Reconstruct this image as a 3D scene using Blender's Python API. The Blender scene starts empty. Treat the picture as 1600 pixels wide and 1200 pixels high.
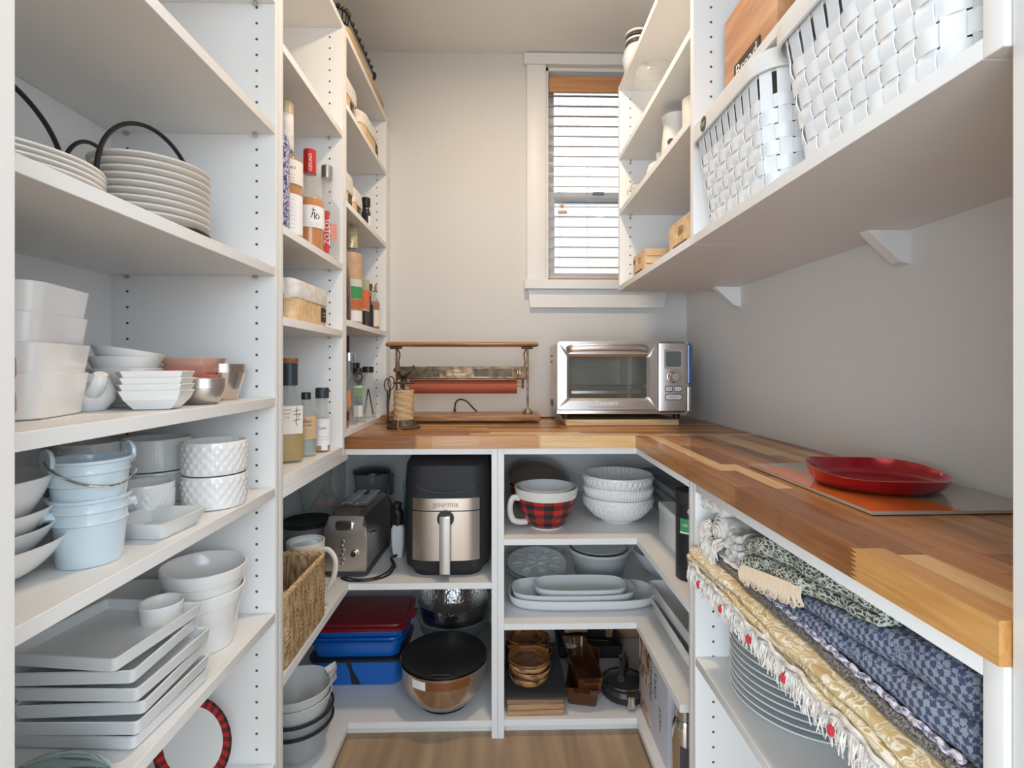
import bpy, bmesh, math, random
from math import pi, sin, cos, tan, atan, atan2, sqrt, radians
from mathutils import Vector, Matrix
random.seed(7)
scene = bpy.context.scene
COL = scene.collection

# ------------------------------------------------------------------ camera, world, lights, exposure
F_PX, CX, CY = 800.0, 800.0, 573.0          # focal length and principal point for a 1600 x 1200 frame
CAM_Z = 1.124
PSI = atan(18.0 / 800.0)                    # small turn to the right
cam_d = bpy.data.cameras.new('camera'); cam = bpy.data.objects.new('camera', cam_d); COL.objects.link(cam)
cam.location = (0, 0, CAM_Z); cam.rotation_euler = (pi / 2, 0, -PSI)
cam_d.sensor_width = 36.0; cam_d.lens = 36.0 * F_PX / 1600.0
cam_d.shift_y = (CY - 600.0) / 1600.0; cam_d.clip_start = 0.02
scene.camera = cam

world = bpy.data.worlds.new('world'); scene.world = world; world.use_nodes = True
bg = world.node_tree.nodes['Background']
bg.inputs[0].default_value = (0.76, 0.88, 1.0, 1); bg.inputs[1].default_value = 1.6

def light(name, kind, loc, energy, color, size=None, target=None, size_y=None, spread=None):
    d = bpy.data.lights.new(name, kind); d.energy = energy; d.color = color
    o = bpy.data.objects.new(name, d); COL.objects.link(o); o.location = loc
    if kind == 'AREA':
        d.size = size
        if size_y: d.shape = 'RECTANGLE'; d.size_y = size_y
        else: d.shape = 'DISK'
        if spread: d.spread = spread
    elif kind in ('POINT', 'SPOT'): d.shadow_soft_size = size
    if target is not None:
        o.rotation_euler = (Vector(target) - Vector(loc)).to_track_quat('-Z', 'Y').to_euler()
    return o
sun = light('sun', 'SUN', (0, -6, 8), 4.0, (1.0, 0.96, 0.9)); sun.data.angle = radians(1.0)
sun.rotation_euler = (Vector((0.15, 0.55, -1.0))).to_track_quat('-Z', 'Y').to_euler()
light('pantry_ceiling_lamp', 'AREA', (0.10, 1.26, 2.385), 7.4, (1.0, 0.78, 0.56), 0.13, (0.10, 1.26, 0))
light('kitchen_window_light', 'AREA', (0.85, -1.55, 1.75), 20.0, (0.74, 0.87, 1.0), 1.5, (-0.1, 1.4, 1.1), 1.3)
light('kitchen_left_fill_light', 'AREA', (-0.80, -1.35, 0.95), 28.0, (0.74, 0.87, 1.0), 1.3, (0.45, 1.2, 1.15), 1.1)  # added fill lamp, not a window: lifts the right wall and shelf undersides
scene.view_settings.view_transform = 'Standard'; scene.view_settings.look = 'None'
scene.view_settings.exposure = 0.56; scene.view_settings.gamma = 1.0
scene.view_settings.use_curve_mapping = False
scene.cycles.max_bounces = 10; scene.cycles.diffuse_bounces = 5; scene.cycles.transparent_max_bounces = 16
scene.cycles.sample_clamp_indirect = 6.0; scene.cycles.caustics_refractive = False; scene.cycles.caustics_reflective = False
scene.cycles.use_denoising = True

# ------------------------------------------------------------------ photograph pixel -> real position
def _dir(px, py):
    a = (px - CX) / F_PX; b = (CY - py) / F_PX
    return Vector((a * cos(PSI) + sin(PSI), -a * sin(PSI) + cos(PSI), b))
def G(px, py, z):                            # point on the horizontal surface of height z
    d = _dir(px, py); t = (z - CAM_Z) / d.z
    return d.x * t, d.y * t
def YX(px, X):                               # depth of a point on the vertical plane X seen at column px
    d = _dir(px, CY); return X * d.y / d.x
def XY(px, Y):
    d = _dir(px, CY); return Y * d.x / d.y

# ------------------------------------------------------------------ materials
MATS = {}
def _bsdf(m):
    m.use_nodes = True; return m.node_tree.nodes['Principled BSDF']
def mat(name, color, rough=0.5, metal=0.0, trans=0.0, coat=0.0, ior=1.45, bump=None, emit=None, aniso=0.0, alpha=None):
    if name in MATS: return MATS[name]
    m = bpy.data.materials.new(name); b = _bsdf(m); nt = m.node_tree
    b.inputs['Base Color'].default_value = (*color, 1); b.inputs['Roughness'].default_value = rough
    b.inputs['Metallic'].default_value = metal; b.inputs['Transmission Weight'].default_value = trans
    b.inputs['Coat Weight'].default_value = coat; b.inputs['IOR'].default_value = ior
    b.inputs['Anisotropic'].default_value = aniso
    if emit: b.inputs['Emission Color'].default_value = (*emit[0], 1); b.inputs['Emission Strength'].default_value = emit[1]
    if bump:
        tc = nt.nodes.new('ShaderNodeTexCoord'); mp = nt.nodes.new('ShaderNodeMapping')
        n = nt.nodes.new('ShaderNodeTexNoise'); bp = nt.nodes.new('ShaderNodeBump')
        mp.inputs['Scale'].default_value = bump[0] if isinstance(bump[0], tuple) else (bump[0],) * 3
        n.inputs['Scale'].default_value = 1.0; n.inputs['Detail'].default_value = 3
        bp.inputs['Strength'].default_value = bump[1]; bp.inputs['Distance'].default_value = bump[2] if len(bump) > 2 else 0.001
        nt.links.new(tc.outputs['Object'], mp.inputs[0]); nt.links.new(mp.outputs[0], n.inputs['Vector'])
        nt.links.new(n.outputs['Fac'], bp.inputs['Height']); nt.links.new(bp.outputs[0], b.inputs['Normal'])
    MATS[name] = m; return m
def noise_mat(name, c1, c2, scale, rough=0.5, metal=0.0, detail=4, bump=0.0, lo=0.35, hi=0.65, coat=0.0, dist=0.001, rnd=False, coord='Object', distort=0.0):
    """two-colour procedural material, noise stretched by a scale vector"""
    if name in MATS: return MATS[name]
    m = bpy.data.materials.new(name); b = _bsdf(m); nt = m.node_tree
    tc = nt.nodes.new('ShaderNodeTexCoord'); mp = nt.nodes.new('ShaderNodeMapping'); n = nt.nodes.new('ShaderNodeTexNoise')
    cr = nt.nodes.new('ShaderNodeValToRGB')
    mp.inputs['Scale'].default_value = scale if isinstance(scale, tuple) else (scale,) * 3
    n.inputs['Scale'].default_value = 1.0; n.inputs['Detail'].default_value = detail; n.inputs['Distortion'].default_value = distort
    cr.color_ramp.elements[0].position = lo; cr.color_ramp.elements[1].position = hi
    cr.color_ramp.elements[0].color = (*c1, 1); cr.color_ramp.elements[1].color = (*c2, 1)
    if rnd:
        oi = nt.nodes.new('ShaderNodeObjectInfo'); sc = nt.nodes.new('ShaderNodeMath'); sc.operation = 'MULTIPLY'; sc.inputs[1].default_value = 37.0
        nt.links.new(oi.outputs['Random'], sc.inputs[0]); nt.links.new(sc.outputs[0], mp.inputs['Location'])
    nt.links.new(tc.outputs[coord], mp.inputs[0]); nt.links.new(mp.outputs[0], n.inputs['Vector'])
    nt.links.new(n.outputs['Fac'], cr.inputs[0]); nt.links.new(cr.outputs[0], b.inputs['Base Color'])
    b.inputs['Roughness'].default_value = rough; b.inputs['Metallic'].default_value = metal; b.inputs['Coat Weight'].default_value = coat
    if bump:
        bp = nt.nodes.new('ShaderNodeBump'); bp.inputs['Strength'].default_value = bump; bp.inputs['Distance'].default_value = dist
        nt.links.new(n.outputs['Fac'], bp.inputs['Height']); nt.links.new(bp.outputs[0], b.inputs['Normal'])
    MATS[name] = m; return m

M_WALL = mat('wall_paint', (0.70, 0.685, 0.66), 0.75, bump=(60, 0.15, 0.001))
M_CEIL = mat('ceiling_paint', (0.80, 0.79, 0.77), 0.85, bump=(25, 0.3, 0.002))
M_TRIM = mat('trim_paint', (0.80, 0.79, 0.77), 0.4)
M_MEL = mat('white_melamine', (0.78, 0.775, 0.76), 0.42, bump=(90, 0.06, 0.0005))
M_CER = mat('white_glazed_ceramic', (0.80, 0.79, 0.77), 0.16, coat=0.3)
M_CERG = mat('grey_white_ceramic', (0.72, 0.74, 0.74), 0.2, coat=0.3)
M_CERM = mat('matte_stoneware', (0.74, 0.70, 0.65), 0.5)
M_CERB = mat('pale_blue_ceramic', (0.60, 0.71, 0.78), 0.2, coat=0.3)
M_CREAM = mat('cream_ceramic', (0.72, 0.66, 0.57), 0.3, coat=0.2)
M_BLK = mat('black_plastic', (0.018, 0.018, 0.02), 0.35)
M_BLKM = mat('black_matte', (0.02, 0.02, 0.022), 0.6)
M_WIRE = mat('black_wire', (0.03, 0.028, 0.028), 0.35, metal=0.4)
M_HOLE = mat('pin_hole_dark', (0.10, 0.095, 0.09), 0.9)
M_STEEL = mat('brushed_steel', (0.68, 0.64, 0.60), 0.32, metal=1.0, bump=((4, 4, 400), 0.05, 0.0004))
M_STEELH = mat('brushed_steel_sideways', (0.66, 0.62, 0.58), 0.36, metal=1.0, bump=((3, 3, 500), 0.05, 0.0004))
M_CHROME = mat('polished_steel', (0.68, 0.67, 0.66), 0.1, metal=1.0)
M_HAMMER = mat('hammered_steel', (0.55, 0.54, 0.53), 0.15, metal=1.0, bump=(90, 0.9, 0.003))
M_DKGREY = mat('dark_grey_plastic', (0.06, 0.06, 0.065), 0.45)
M_GLASS = mat('clear_glass', (0.95, 0.98, 0.97), 0.02, trans=1.0, ior=1.35)
M_GLASSG = mat('greenish_glass', (0.75, 0.9, 0.86), 0.03, trans=1.0, ior=1.4)
M_PAPER = mat('paper_label', (0.80, 0.74, 0.66), 0.7)
M_PAPERW = mat('white_paper_label', (0.82, 0.82, 0.82), 0.7)
M_INK = mat('black_ink', (0.03, 0.03, 0.035), 0.7)
M_REDINK = mat('red_ink', (0.55, 0.05, 0.04), 0.6)
M_CLOTHW = noise_mat('white_cotton_lining', (0.66, 0.62, 0.57), (0.80, 0.77, 0.72), 60, 0.9, bump=0.3)
M_BAMBOO = noise_mat('pale_crate_wood', (0.62, 0.40, 0.20), (0.78, 0.56, 0.32), (6, 60, 60), 0.55, rnd=True)
M_OAK = noise_mat('aged_oak', (0.22, 0.10, 0.035), (0.48, 0.25, 0.09), (6, 90, 90), 0.45, coat=0.2, distort=1.0)
M_ACACIA = noise_mat('dark_acacia', (0.09, 0.030, 0.010), (0.34, 0.14, 0.045), (14, 14, 60), 0.35, coat=0.3, distort=1.5, rnd=True)
M_IRON = noise_mat('cast_iron', (0.05, 0.035, 0.03), (0.16, 0.11, 0.08), 60, 0.6, metal=0.6, bump=0.3)
M_BRASSY = noise_mat('worn_bronze', (0.16, 0.10, 0.06), (0.42, 0.29, 0.18), 40, 0.45, metal=0.8, bump=0.3)

# ------------------------------------------------------------------ mesh building
class MB:
    def __init__(s): s.v = []; s.f = []; s.uv = {}; s.mi = []
    def add(s, vs, fs, mi=0):
        o = len(s.v); s.v += [tuple(v) for v in vs]
        for f in fs: s.f.append(tuple(i + o for i in f)); s.mi.append(mi)
        return o
    def box(s, x0, x1, y0, y1, z0, z1, mi=0, bev=0.0):
        if bev > 0:
            b = min(bev, (x1 - x0) / 2.01, (y1 - y0) / 2.01, (z1 - z0) / 2.01)
            c = ((x0 + x1) / 2, (y0 + y1) / 2); w, d = x1 - x0, y1 - y0
            rings = [rr(c[0], c[1], w - 2 * b, d - 2 * b, b * .3, z0, 2), rr(c[0], c[1], w, d, b, z0 + b, 2),
                     rr(c[0], c[1], w, d, b, z1 - b, 2), rr(c[0], c[1], w - 2 * b, d - 2 * b, b * .3, z1, 2)]
            s.loft(rings, True, True, mi); return s
        vs = [(x, y, z) for z in (z0, z1) for (x, y) in ((x0, y0), (x1, y0), (x1, y1), (x0, y1))]
        s.add(vs, [(3, 2, 1, 0), (4, 5, 6, 7), (0, 1, 5, 4), (1, 2, 6, 5), (2, 3, 7, 6), (3, 0, 4, 7)], mi); return s
    def loft(s, rings, cap0=False, cap1=False, mi=0, closed=True):
        n = len(rings[0]); o = len(s.v)
        for r in rings: s.v += [tuple(p) for p in r]
        for k in range(len(rings) - 1):
            for i in range(n if closed else n - 1):
                j = (i + 1) % n
                s.f.append((o + k * n + i, o + k * n + j, o + (k + 1) * n + j, o + (k + 1) * n + i)); s.mi.append(mi)
        if cap0: s.f.append(tuple(o + i for i in reversed(range(n)))); s.mi.append(mi)
        if cap1: s.f.append(tuple(o + (len(rings) - 1) * n + i for i in range(n))); s.mi.append(mi)
        return s
    def lathe(s, prof, seg=40, c=(0, 0, 0), mi=0, fn=None, a0=0, a1=2 * pi, sy=1.0, uvs=True):
        """revolve (r, z) points; fn(a, r, z) -> r can ripple the wall"""
        full = abs(a1 - a0 - 2 * pi) < 1e-6; n = seg if full else seg + 1; o = len(s.v); m = len(prof)
        for i in range(n):
            a = a0 + (a1 - a0) * i / seg
            for (r, z) in prof:
                rr_ = fn(a, r, z) if fn else r
                s.v.append((c[0] + rr_ * cos(a), c[1] + rr_ * sin(a) * sy, c[2] + z))
        for i in range(seg):
            j = (i + 1) % n
            for k in range(m - 1):
                A, B_ = o + i * m + k, o + j * m + k
                if prof[k][0] < 1e-7 and prof[k + 1][0] < 1e-7: continue
                if prof[k][0] < 1e-7: f = (A, B_ + 1, A + 1)
                elif prof[k + 1][0] < 1e-7: f = (A, B_, A + 1)
                else: f = (A, B_, B_ + 1, A + 1)
                if uvs: s.uv[len(s.f)] = [((i if (q - o) // m == i else i + 1) / seg, prof[(q - o) % m][1]) for q in f]
                s.f.append(f); s.mi.append(mi)
        return s
    def tube(s, pts, r, seg=8, mi=0, cap=True, closed=False, flat=None):
        pts = [Vector(p) for p in pts]; n = len(pts); rings = []
        up = Vector((0, 0, 1)); t0 = (pts[1] - pts[0]).normalized()
        if abs(t0.dot(up)) > 0.9: up = Vector((1, 0, 0))
        prev = None
        for i, p in enumerate(pts):
            if closed: t = (pts[(i + 1) % n] - pts[i - 1]).normalized()
            else: t = (pts[min(i + 1, n - 1)] - pts[max(i - 1, 0)]).normalized()
            if prev is None: u = (up - t * up.dot(t)).normalized()
            else: u = (prev - t * prev.dot(t)).normalized()
            prev = u; w = t.cross(u); rad = r[i] if isinstance(r, (list, tuple)) else r
            fl = flat if flat else 1.0
            rings.append([p + (u * cos(2 * pi * k / seg) * rad + w * sin(2 * pi * k / seg) * rad * fl) for k in range(seg)])
        if closed: rings.append(rings[0]); cap = False
        return s.loft(rings, cap, cap, mi)
    def disc(s, c, r, nrm='-y', seg=8, mi=0):
        ax = {'-y': ((1, 0, 0), (0, 0, 1)), 'z': ((1, 0, 0), (0, 1, 0)), '+x': ((0, 1, 0), (0, 0, 1)), '-x': ((0, -1, 0), (0, 0, 1))}[nrm]
        u, w = Vector(ax[0]), Vector(ax[1]); c = Vector(c)
        s.add([c + u * r * cos(2 * pi * k / seg) + w * r * sin(2 * pi * k / seg) for k in range(seg)], [tuple(range(seg))], mi); return s
    def prism(s, poly, z0, z1, mi=0, axis='z'):
        def P(u, w, h): return {'z': (u, w, h), 'x': (h, u, w), 'y': (u, h, w)}[axis]
        n = len(poly)
        vs = [P(u, w, z0) for u, w in poly] + [P(u, w, z1) for u, w in poly]
        s.add(vs, [tuple(reversed(range(n))), tuple(range(n, 2 * n))] + [(i, (i + 1) % n, n + (i + 1) % n, n + i) for i in range(n)], mi); return s
    def xform(s, M, start=0):
        s.v[start:] = [tuple(M @ Vector(v)) for v in s.v[start:]]; return s
    def build(s, name, mats, parent=None, smooth=True, loc=None, rot=None, fix=True, angle=35):
        me = bpy.data.meshes.new(name); me.from_pydata(s.v, [], s.f)
        mats = mats if isinstance(mats, (list, tuple)) else [mats]
        for m in mats: me.materials.append(m)
        if s.uv:
            uvl = me.uv_layers.new(name='UVMap')
            for fi, uvs in s.uv.items():
                p = me.polygons[fi]
                for li, uv in zip(p.loop_indices, uvs): uvl.data[li].uv = uv
        for p, mi in zip(me.polygons, s.mi): p.material_index = mi
        if fix:
            bm = bmesh.new(); bm.from_mesh(me); bmesh.ops.remove_doubles(bm, verts=bm.verts, dist=1e-6)
            bmesh.ops.recalc_face_normals(bm, faces=bm.faces); bm.to_mesh(me); bm.free()
        if smooth:
            me.polygons.foreach_set('use_smooth', [True] * len(me.polygons)); me.set_sharp_from_angle(angle=radians(angle))
        me.update()
        o = bpy.data.objects.new(name, me); COL.objects.link(o)
        if parent is not None: o.parent = parent
        if loc is not None: o.location = loc
        if rot is not None: o.rotation_euler = rot
        return o

def rr(cx, cy, w, d, r, z, n=4):
    """rounded rectangle ring"""
    r = max(1e-4, min(r, w / 2 - 1e-5, d / 2 - 1e-5)); pts = []
    for (sx, sy, a0) in ((1, 1, 0), (-1, 1, pi / 2), (-1, -1, pi), (1, -1, 3 * pi / 2)):
        for k in range(n + 1):
            a = a0 + pi / 2 * k / n
            pts.append((cx + sx * (w / 2 - r) + r * cos(a), cy + sy * (d / 2 - r) + r * sin(a), z))
    return pts

def tag(o, label=None, cat=None, group=None, kind=None):
    if label: o['label'] = label
    if cat: o['category'] = cat
    if group: o['group'] = group
    if kind: o['kind'] = kind
    return o
def thing(name, label, cat, loc=(0, 0, 0), rz=0.0, group=None, rot=None):
    o = bpy.data.objects.new(name, None); COL.objects.link(o); o.empty_display_size = 0.05
    o.location = loc; o.rotation_euler = rot if rot else (0, 0, rz)
    return tag(o, label, cat, group)
def copy_tree(o, loc=None, rz=None, label=None, parent=None):
    c = o.copy(); COL.objects.link(c)
    if parent is not None: c.parent = parent
    if loc is not None: c.location = loc
    if rz is not None: c.rotation_euler = (0, 0, rz)
    if label: c['label'] = label
    for ch in list(o.children): copy_tree(ch, parent=c)
    return c
def bez(pts, n=12):
    """smooth curve through points (Catmull-Rom)"""
    P = [Vector(p) for p in pts]; out = []
    for i in range(len(P) - 1):
        p0 = P[i - 1] if i > 0 else P[i] * 2 - P[i + 1]; p1, p2 = P[i], P[i + 1]
        p3 = P[i + 2] if i + 2 < len(P) else P[i + 1] * 2 - P[i]
        for k in range(n):
            t = k / n
            out.append(0.5 * ((2 * p1) + (p2 - p0) * t + (2 * p0 - 5 * p1 + 4 * p2 - p3) * t * t + (3 * p1 - p0 - 3 * p2 + p3) * t ** 3))
    out.append(P[-1]); return out

# ------------------------------------------------------------------ lettering: flat letters mapped onto a surface
def text_xy(s, size):
    cu = bpy.data.curves.new('t', 'FONT'); cu.body = s; cu.size = size; cu.align_x = 'CENTER'; cu.align_y = 'CENTER'; cu.resolution_u = 2
    o = bpy.data.objects.new('t', cu); COL.objects.link(o)
    me = bpy.data.meshes.new_from_object(o.evaluated_get(bpy.context.evaluated_depsgraph_get()))
    vs = [(v.co.x, v.co.y) for v in me.vertices]; fs = [tuple(p.vertices) for p in me.polygons]
    bpy.data.objects.remove(o); bpy.data.curves.remove(cu); bpy.data.meshes.remove(me)
    return vs, fs
def lettering(s, size, fn, m, parent, name='lettering', rot=0.0, off=(0, 0), sx=1.0):
    vs, fs = text_xy(s, size); c, n = cos(rot), sin(rot); b = MB()
    pts = [fn(off[0] + (x * sx * c - y * n), off[1] + (x * sx * n + y * c)) for x, y in vs]
    b.add(pts, fs); return b.build(name, m, parent, smooth=False, fix=False)
def ink(lines, fn, m, parent, w=0.001, name='print'):
    b = MB()
    for L in lines:
        for (x0, y0), (x1, y1) in zip(L[:-1], L[1:]):
            d = Vector((x1 - x0, y1 - y0)); ln = d.length
            if ln < 1e-6: continue
            nx, ny = -d.y / ln * w / 2, d.x / ln * w / 2; ex, ey = d.x / ln * w * .3, d.y / ln * w * .3
            b.add([fn(x0 + nx - ex, y0 + ny - ey), fn(x0 - nx - ex, y0 - ny - ey), fn(x1 - nx + ex, y1 - ny + ey), fn(x1 + nx + ex, y1 + ny + ey)], [(0, 1, 2, 3)])
    return b.build(name, m, parent, smooth=False, fix=False)
def on_front(y, x0=0.0, z0=0.0): return lambda u, w: (x0 + u, y, z0 + w)           # plane facing -Y
def on_side(x, y0=0.0, z0=0.0): return lambda u, w: (x, y0 + u, z0 + w)            # plane facing +X
def on_side_n(x, y0=0.0, z0=0.0): return lambda u, w: (x, y0 - u, z0 + w)          # plane facing -X
def on_cyl(r, a0, z0): return lambda u, w: (r * cos(a0 + u / r), r * sin(a0 + u / r), z0 + w)
# ================================================================== ROOM
YB, XL, XR, ZC = 2.155, -0.79, 0.79, 2.44
FXL, FXR = -0.457, 0.414                     # fronts of the left and right runs
def struct(o): o['kind'] = 'structure'; return o
struct(MB().box(-2.2, 2.2, -3.2, YB + 0.14, -0.06, 0.0).build('floor', noise_mat('floor_oak', (0.30, 0.20, 0.12), (0.45, 0.32, 0.20), (20, 1.5, 1), 0.45), smooth=False))
struct(MB().box(-2.2, 2.2, -2.6, YB + 0.14, ZC, ZC + 0.1).build('ceiling', M_CEIL, smooth=False))
WX0, WX1, WZ0, WZ1 = 0.190, 0.622, 1.486, 2.388
wb = MB(); wb.box(-0.9, WX0, YB, YB + 0.13, 0, ZC); wb.box(WX1, 0.9, YB, YB + 0.13, 0, ZC)
wb.box(WX0, WX1, YB, YB + 0.13, 0, WZ0); wb.box(WX0, WX1, YB, YB + 0.13, WZ1, ZC)
struct(wb.build('wall_back', M_WALL, smooth=False))
struct(MB().box(XL - 0.12, XL, 0.28, YB, 0, ZC).build('wall_left', M_WALL, smooth=False))
struct(MB().box(XR, XR + 0.12, 0.28, YB, 0, ZC).build('wall_right', M_WALL, smooth=False))
JL, JR = -0.3795, 0.4185
wf = MB(); wf.box(-2.2, JL - 0.02, 0.285, 0.405, 0, ZC); wf.box(JR + 0.02, 2.2, 0.285, 0.405, 0, ZC); wf.box(JL - 0.02, JR + 0.02, 0.285, 0.405, 2.07, ZC)
struct(wf.build('wall_front', M_WALL, smooth=False))
dj = MB(); dj.box(JL - 0.02, JL, 0.28, 0.41, 0, 2.05, bev=0.002); dj.box(JR, JR + 0.02, 0.28, 0.41, 0, 2.05, bev=0.002); dj.box(JL - 0.02, JR + 0.02, 0.28, 0.41, 2.05, 2.07)
d1 = struct(dj.build('door_1', M_TRIM))
st = MB(); st.box(JL, JL + 0.012, 0.335, 0.37, 0, 2.05, bev=0.002); st.box(JR - 0.012, JR, 0.335, 0.37, 0, 2.05, bev=0.002); st.build('door_stop', M_TRIM, d1)
# kitchen behind the camera
struct(MB().box(-2.32, -2.2, -3.2, 0.405, 0, ZC).build('wall_kitchen', M_WALL, smooth=False))

# window: reveal, sashes, glass, casing, sill, apron
win = struct(MB().box(WX0, WX1, YB + 0.005, YB + 0.13, WZ1 - 0.014, WZ1).box(WX0, WX0 + 0.012, YB + 0.005, YB + 0.13, WZ0, WZ1).box(WX1 - 0.012, WX1, YB + 0.005, YB + 0.13, WZ0, WZ1).box(WX0, WX1, YB + 0.03, YB + 0.13, WZ0, WZ0 + 0.012).build('window_1', M_TRIM, smooth=False))
vin = mat('window_vinyl', (0.80, 0.82, 0.84), 0.35)
ZM = 1.865
def sash(y, z0, z1):
    b = MB(); x0, x1 = WX0 + 0.012, WX1 - 0.012; t = 0.034
    b.box(x0, x0 + t, y, y + 0.028, z0, z1, bev=.003); b.box(x1 - t, x1, y, y + 0.028, z0, z1, bev=.003)
    b.box(x0 + t, x1 - t, y, y + 0.028, z0, z0 + t, bev=.003); b.box(x0 + t, x1 - t, y, y + 0.028, z1 - t, z1, bev=.003)
    o = b.build('window_sash', vin, win)
    MB().box(x0 + t, x1 - t, y + 0.012, y + 0.016, z0 + t, z1 - t).build('pane', M_GLASS, o, smooth=False)
sash(YB + 0.098, ZM - 0.02, WZ1 - 0.014); sash(YB + 0.068, WZ0 + 0.012, ZM + 0.02)
MB().box(0.40, 0.45, YB + 0.055, YB + 0.068, ZM + 0.005, ZM + 0.018, bev=.003).build('sash_lock', mat('grey_metal', (0.35, 0.36, 0.38), .4, metal=.6), win)
cs = MB()
cs.box(WX0 - 0.080, WX0, YB - 0.019, YB, WZ0, WZ1, bev=.002)
cs.box(WX1, WX1 + 0.080, YB - 0.019, YB, WZ0, WZ1, bev=.002)
struct(cs.build('trim_1', M_TRIM))
struct(MB().box(WX0 - 0.092, WX1 + 0.092, YB - 0.023, YB, WZ1, WZ1 + 0.047, bev=.002).build('trim_2', M_TRIM))
struct(MB().box(WX0 - 0.090, WX1 + 0.090, YB - 0.040, YB, WZ0 - 0.040, WZ0, bev=.003).build('trim_3', M_TRIM))
struct(MB().prism([(WX0 - 0.074, WZ0 - 0.040), (WX0 - 0.066, WZ0 - 0.114), (WX1 + 0.070, WZ0 - 0.114), (WX1 + 0.080, WZ0 - 0.040)], YB - 0.019, YB, axis='y').build('trim_4', M_TRIM, smooth=False))
# blind
bl = thing('window_blind', 'white slatted window blind hanging under a tan wooden valance', 'blind', ((WX0 + WX1) / 2, YB + 0.032, WZ1 - 0.02))
hw = (WX1 - WX0) / 2 - 0.016
MB().box(-hw, hw, -0.028, -0.018, -0.082, -0.014, bev=.003).build('valance', noise_mat('tan_stained_wood', (0.50, 0.23, 0.10), (0.60, 0.30, 0.14), (4, 60, 60), 0.5), bl)
MB().box(-hw, hw, -0.016, 0.016, -0.05, -0.016).build('head_rail', M_TRIM, bl)
m_slat = mat('blind_slat_white', (0.88, 0.88, 0.88), 0.45)
def _translucent(m, fac):
    nt = m.node_tree; b = nt.nodes['Principled BSDF']; tr = nt.nodes.new('ShaderNodeBsdfTranslucent'); mx = nt.nodes.new('ShaderNodeMixShader')
    tr.inputs[0].default_value = (0.95, 0.95, 0.95, 1); mx.inputs[0].default_value = fac
    nt.links.new(b.outputs[0], mx.inputs[1]); nt.links.new(tr.outputs[0], mx.inputs[2]); nt.links.new(mx.outputs[0], nt.nodes['Material Output'].inputs[0])
_translucent(m_slat, 0.72)
zt, zb = 2.285 - bl.location.z, WZ0 + 0.022 - bl.location.z; ns = 18
base_slat = None
for i in range(ns):
    z = zt + (zb - zt) * i / ns; tilt = 0.33
    if base_slat is None:
        b = MB(); w = 0.0245
        pr = [(-w, -0.0022), (-w * .5, 0.0006), (0, 0.0014), (w * .5, 0.0006), (w, -0.0022), (w, -0.0032), (0, 0.0003), (-w, -0.0032)]
        b.prism(pr, -hw, hw, axis='x'); base_slat = b.build('slat', m_slat, bl, loc=(0, 0, z), rot=(tilt, 0, 0))
    else:
        c = base_slat.copy(); COL.objects.link(c); c.parent = bl; c.location = (0, 0, z); c.rotation_euler = (tilt, 0, 0)
MB().box(-hw, hw, -0.022, 0.022, zb - 0.012, zb + 0.002, bev=.004).build('bottom_rail', mat('bottom_rail_tan', (0.62, 0.50, 0.42), .5), bl)
for x in (-hw + 0.05, -0.03, hw - 0.05, hw - 0.02):
    b = MB()
    for y in (-0.0265, 0.0265): b.tube([(x, y, zt + 0.02), (x, y, zb)], 0.0009, 5)
    b.build('ladder_cord', m_slat, bl)
b = MB(); b.box(-hw + .035, -hw + .075, -0.036, -0.030, -.60 , -.585, bev=.003); b.box(-hw + .045, -hw + .062, -0.036, -0.030, -.575, -.560, bev=.003); b.tube([(-hw + .055, -.031, -.56), (-hw + .055, -.031, -.03)], .0008, 5)
b.build('cord_tassel', mat('tassel_tan', (0.62, 0.38, 0.24), .5), bl)
# outside: the neighbouring house seen through the blind
nh = thing('neighbouring_house', 'pale house wall seen outside through the window blind', 'house', (1.4, 6.2, 0))
b = MB()
for k in range(26): b.prism([(0, k * .2), (0.03, k * .2), (0.0, k * .2 + .2)], -4.5, 4.5, axis='x')
b.box(-4.5, 4.5, 0.03, 0.2, 0, 5.2); b.build('siding', mat('white_siding', (0.80, 0.82, 0.85), .6), nh, smooth=False)
b = MB(); b.box(-1.0, 0.6, -0.04, 0.0, 2.25, 2.35); b.box(-1.0, 0.6, -0.04, 0.0, 2.95, 3.05); b.box(-1.0, -0.9, -0.04, 0, 2.35, 2.95); b.box(0.5, 0.6, -0.04, 0, 2.35, 2.95); b.box(-.25, -.15, -0.04, 0, 2.35, 2.95)
b.build('window_frame', M_TRIM, nh, smooth=False)
MB().box(-0.9, 0.5, -0.02, 0.0, 2.35, 2.95).build('window_pane', mat('far_pane', (0.60, 0.68, 0.74), .3), nh, smooth=False)
struct(MB().box(-8, 10, YB + 0.3, 14, -0.3, -0.1).build('ground_outside', mat('concrete', (0.45, 0.45, 0.44), .9), smooth=False))
# pantry ceiling lamp (above the frame)
cl = thing('ceiling_light', 'round flush ceiling lamp over the pantry aisle', 'ceiling light', (0.10, 1.26, ZC))
MB().lathe([(0, -.001), (.10, -.001), (.10, -.03), (.085, -.04), (.082, -.036), (0, -.036)], 32).build('base', M_TRIM, cl)
MB().lathe([(0, -.0365), (.078, -.0365), (.075, -.042), (0, -.048)], 32).build('diffuser', mat('lamp_diffuser', (1, .95, .85), .4, emit=((1, .85, .65), 3.0)), cl)

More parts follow.
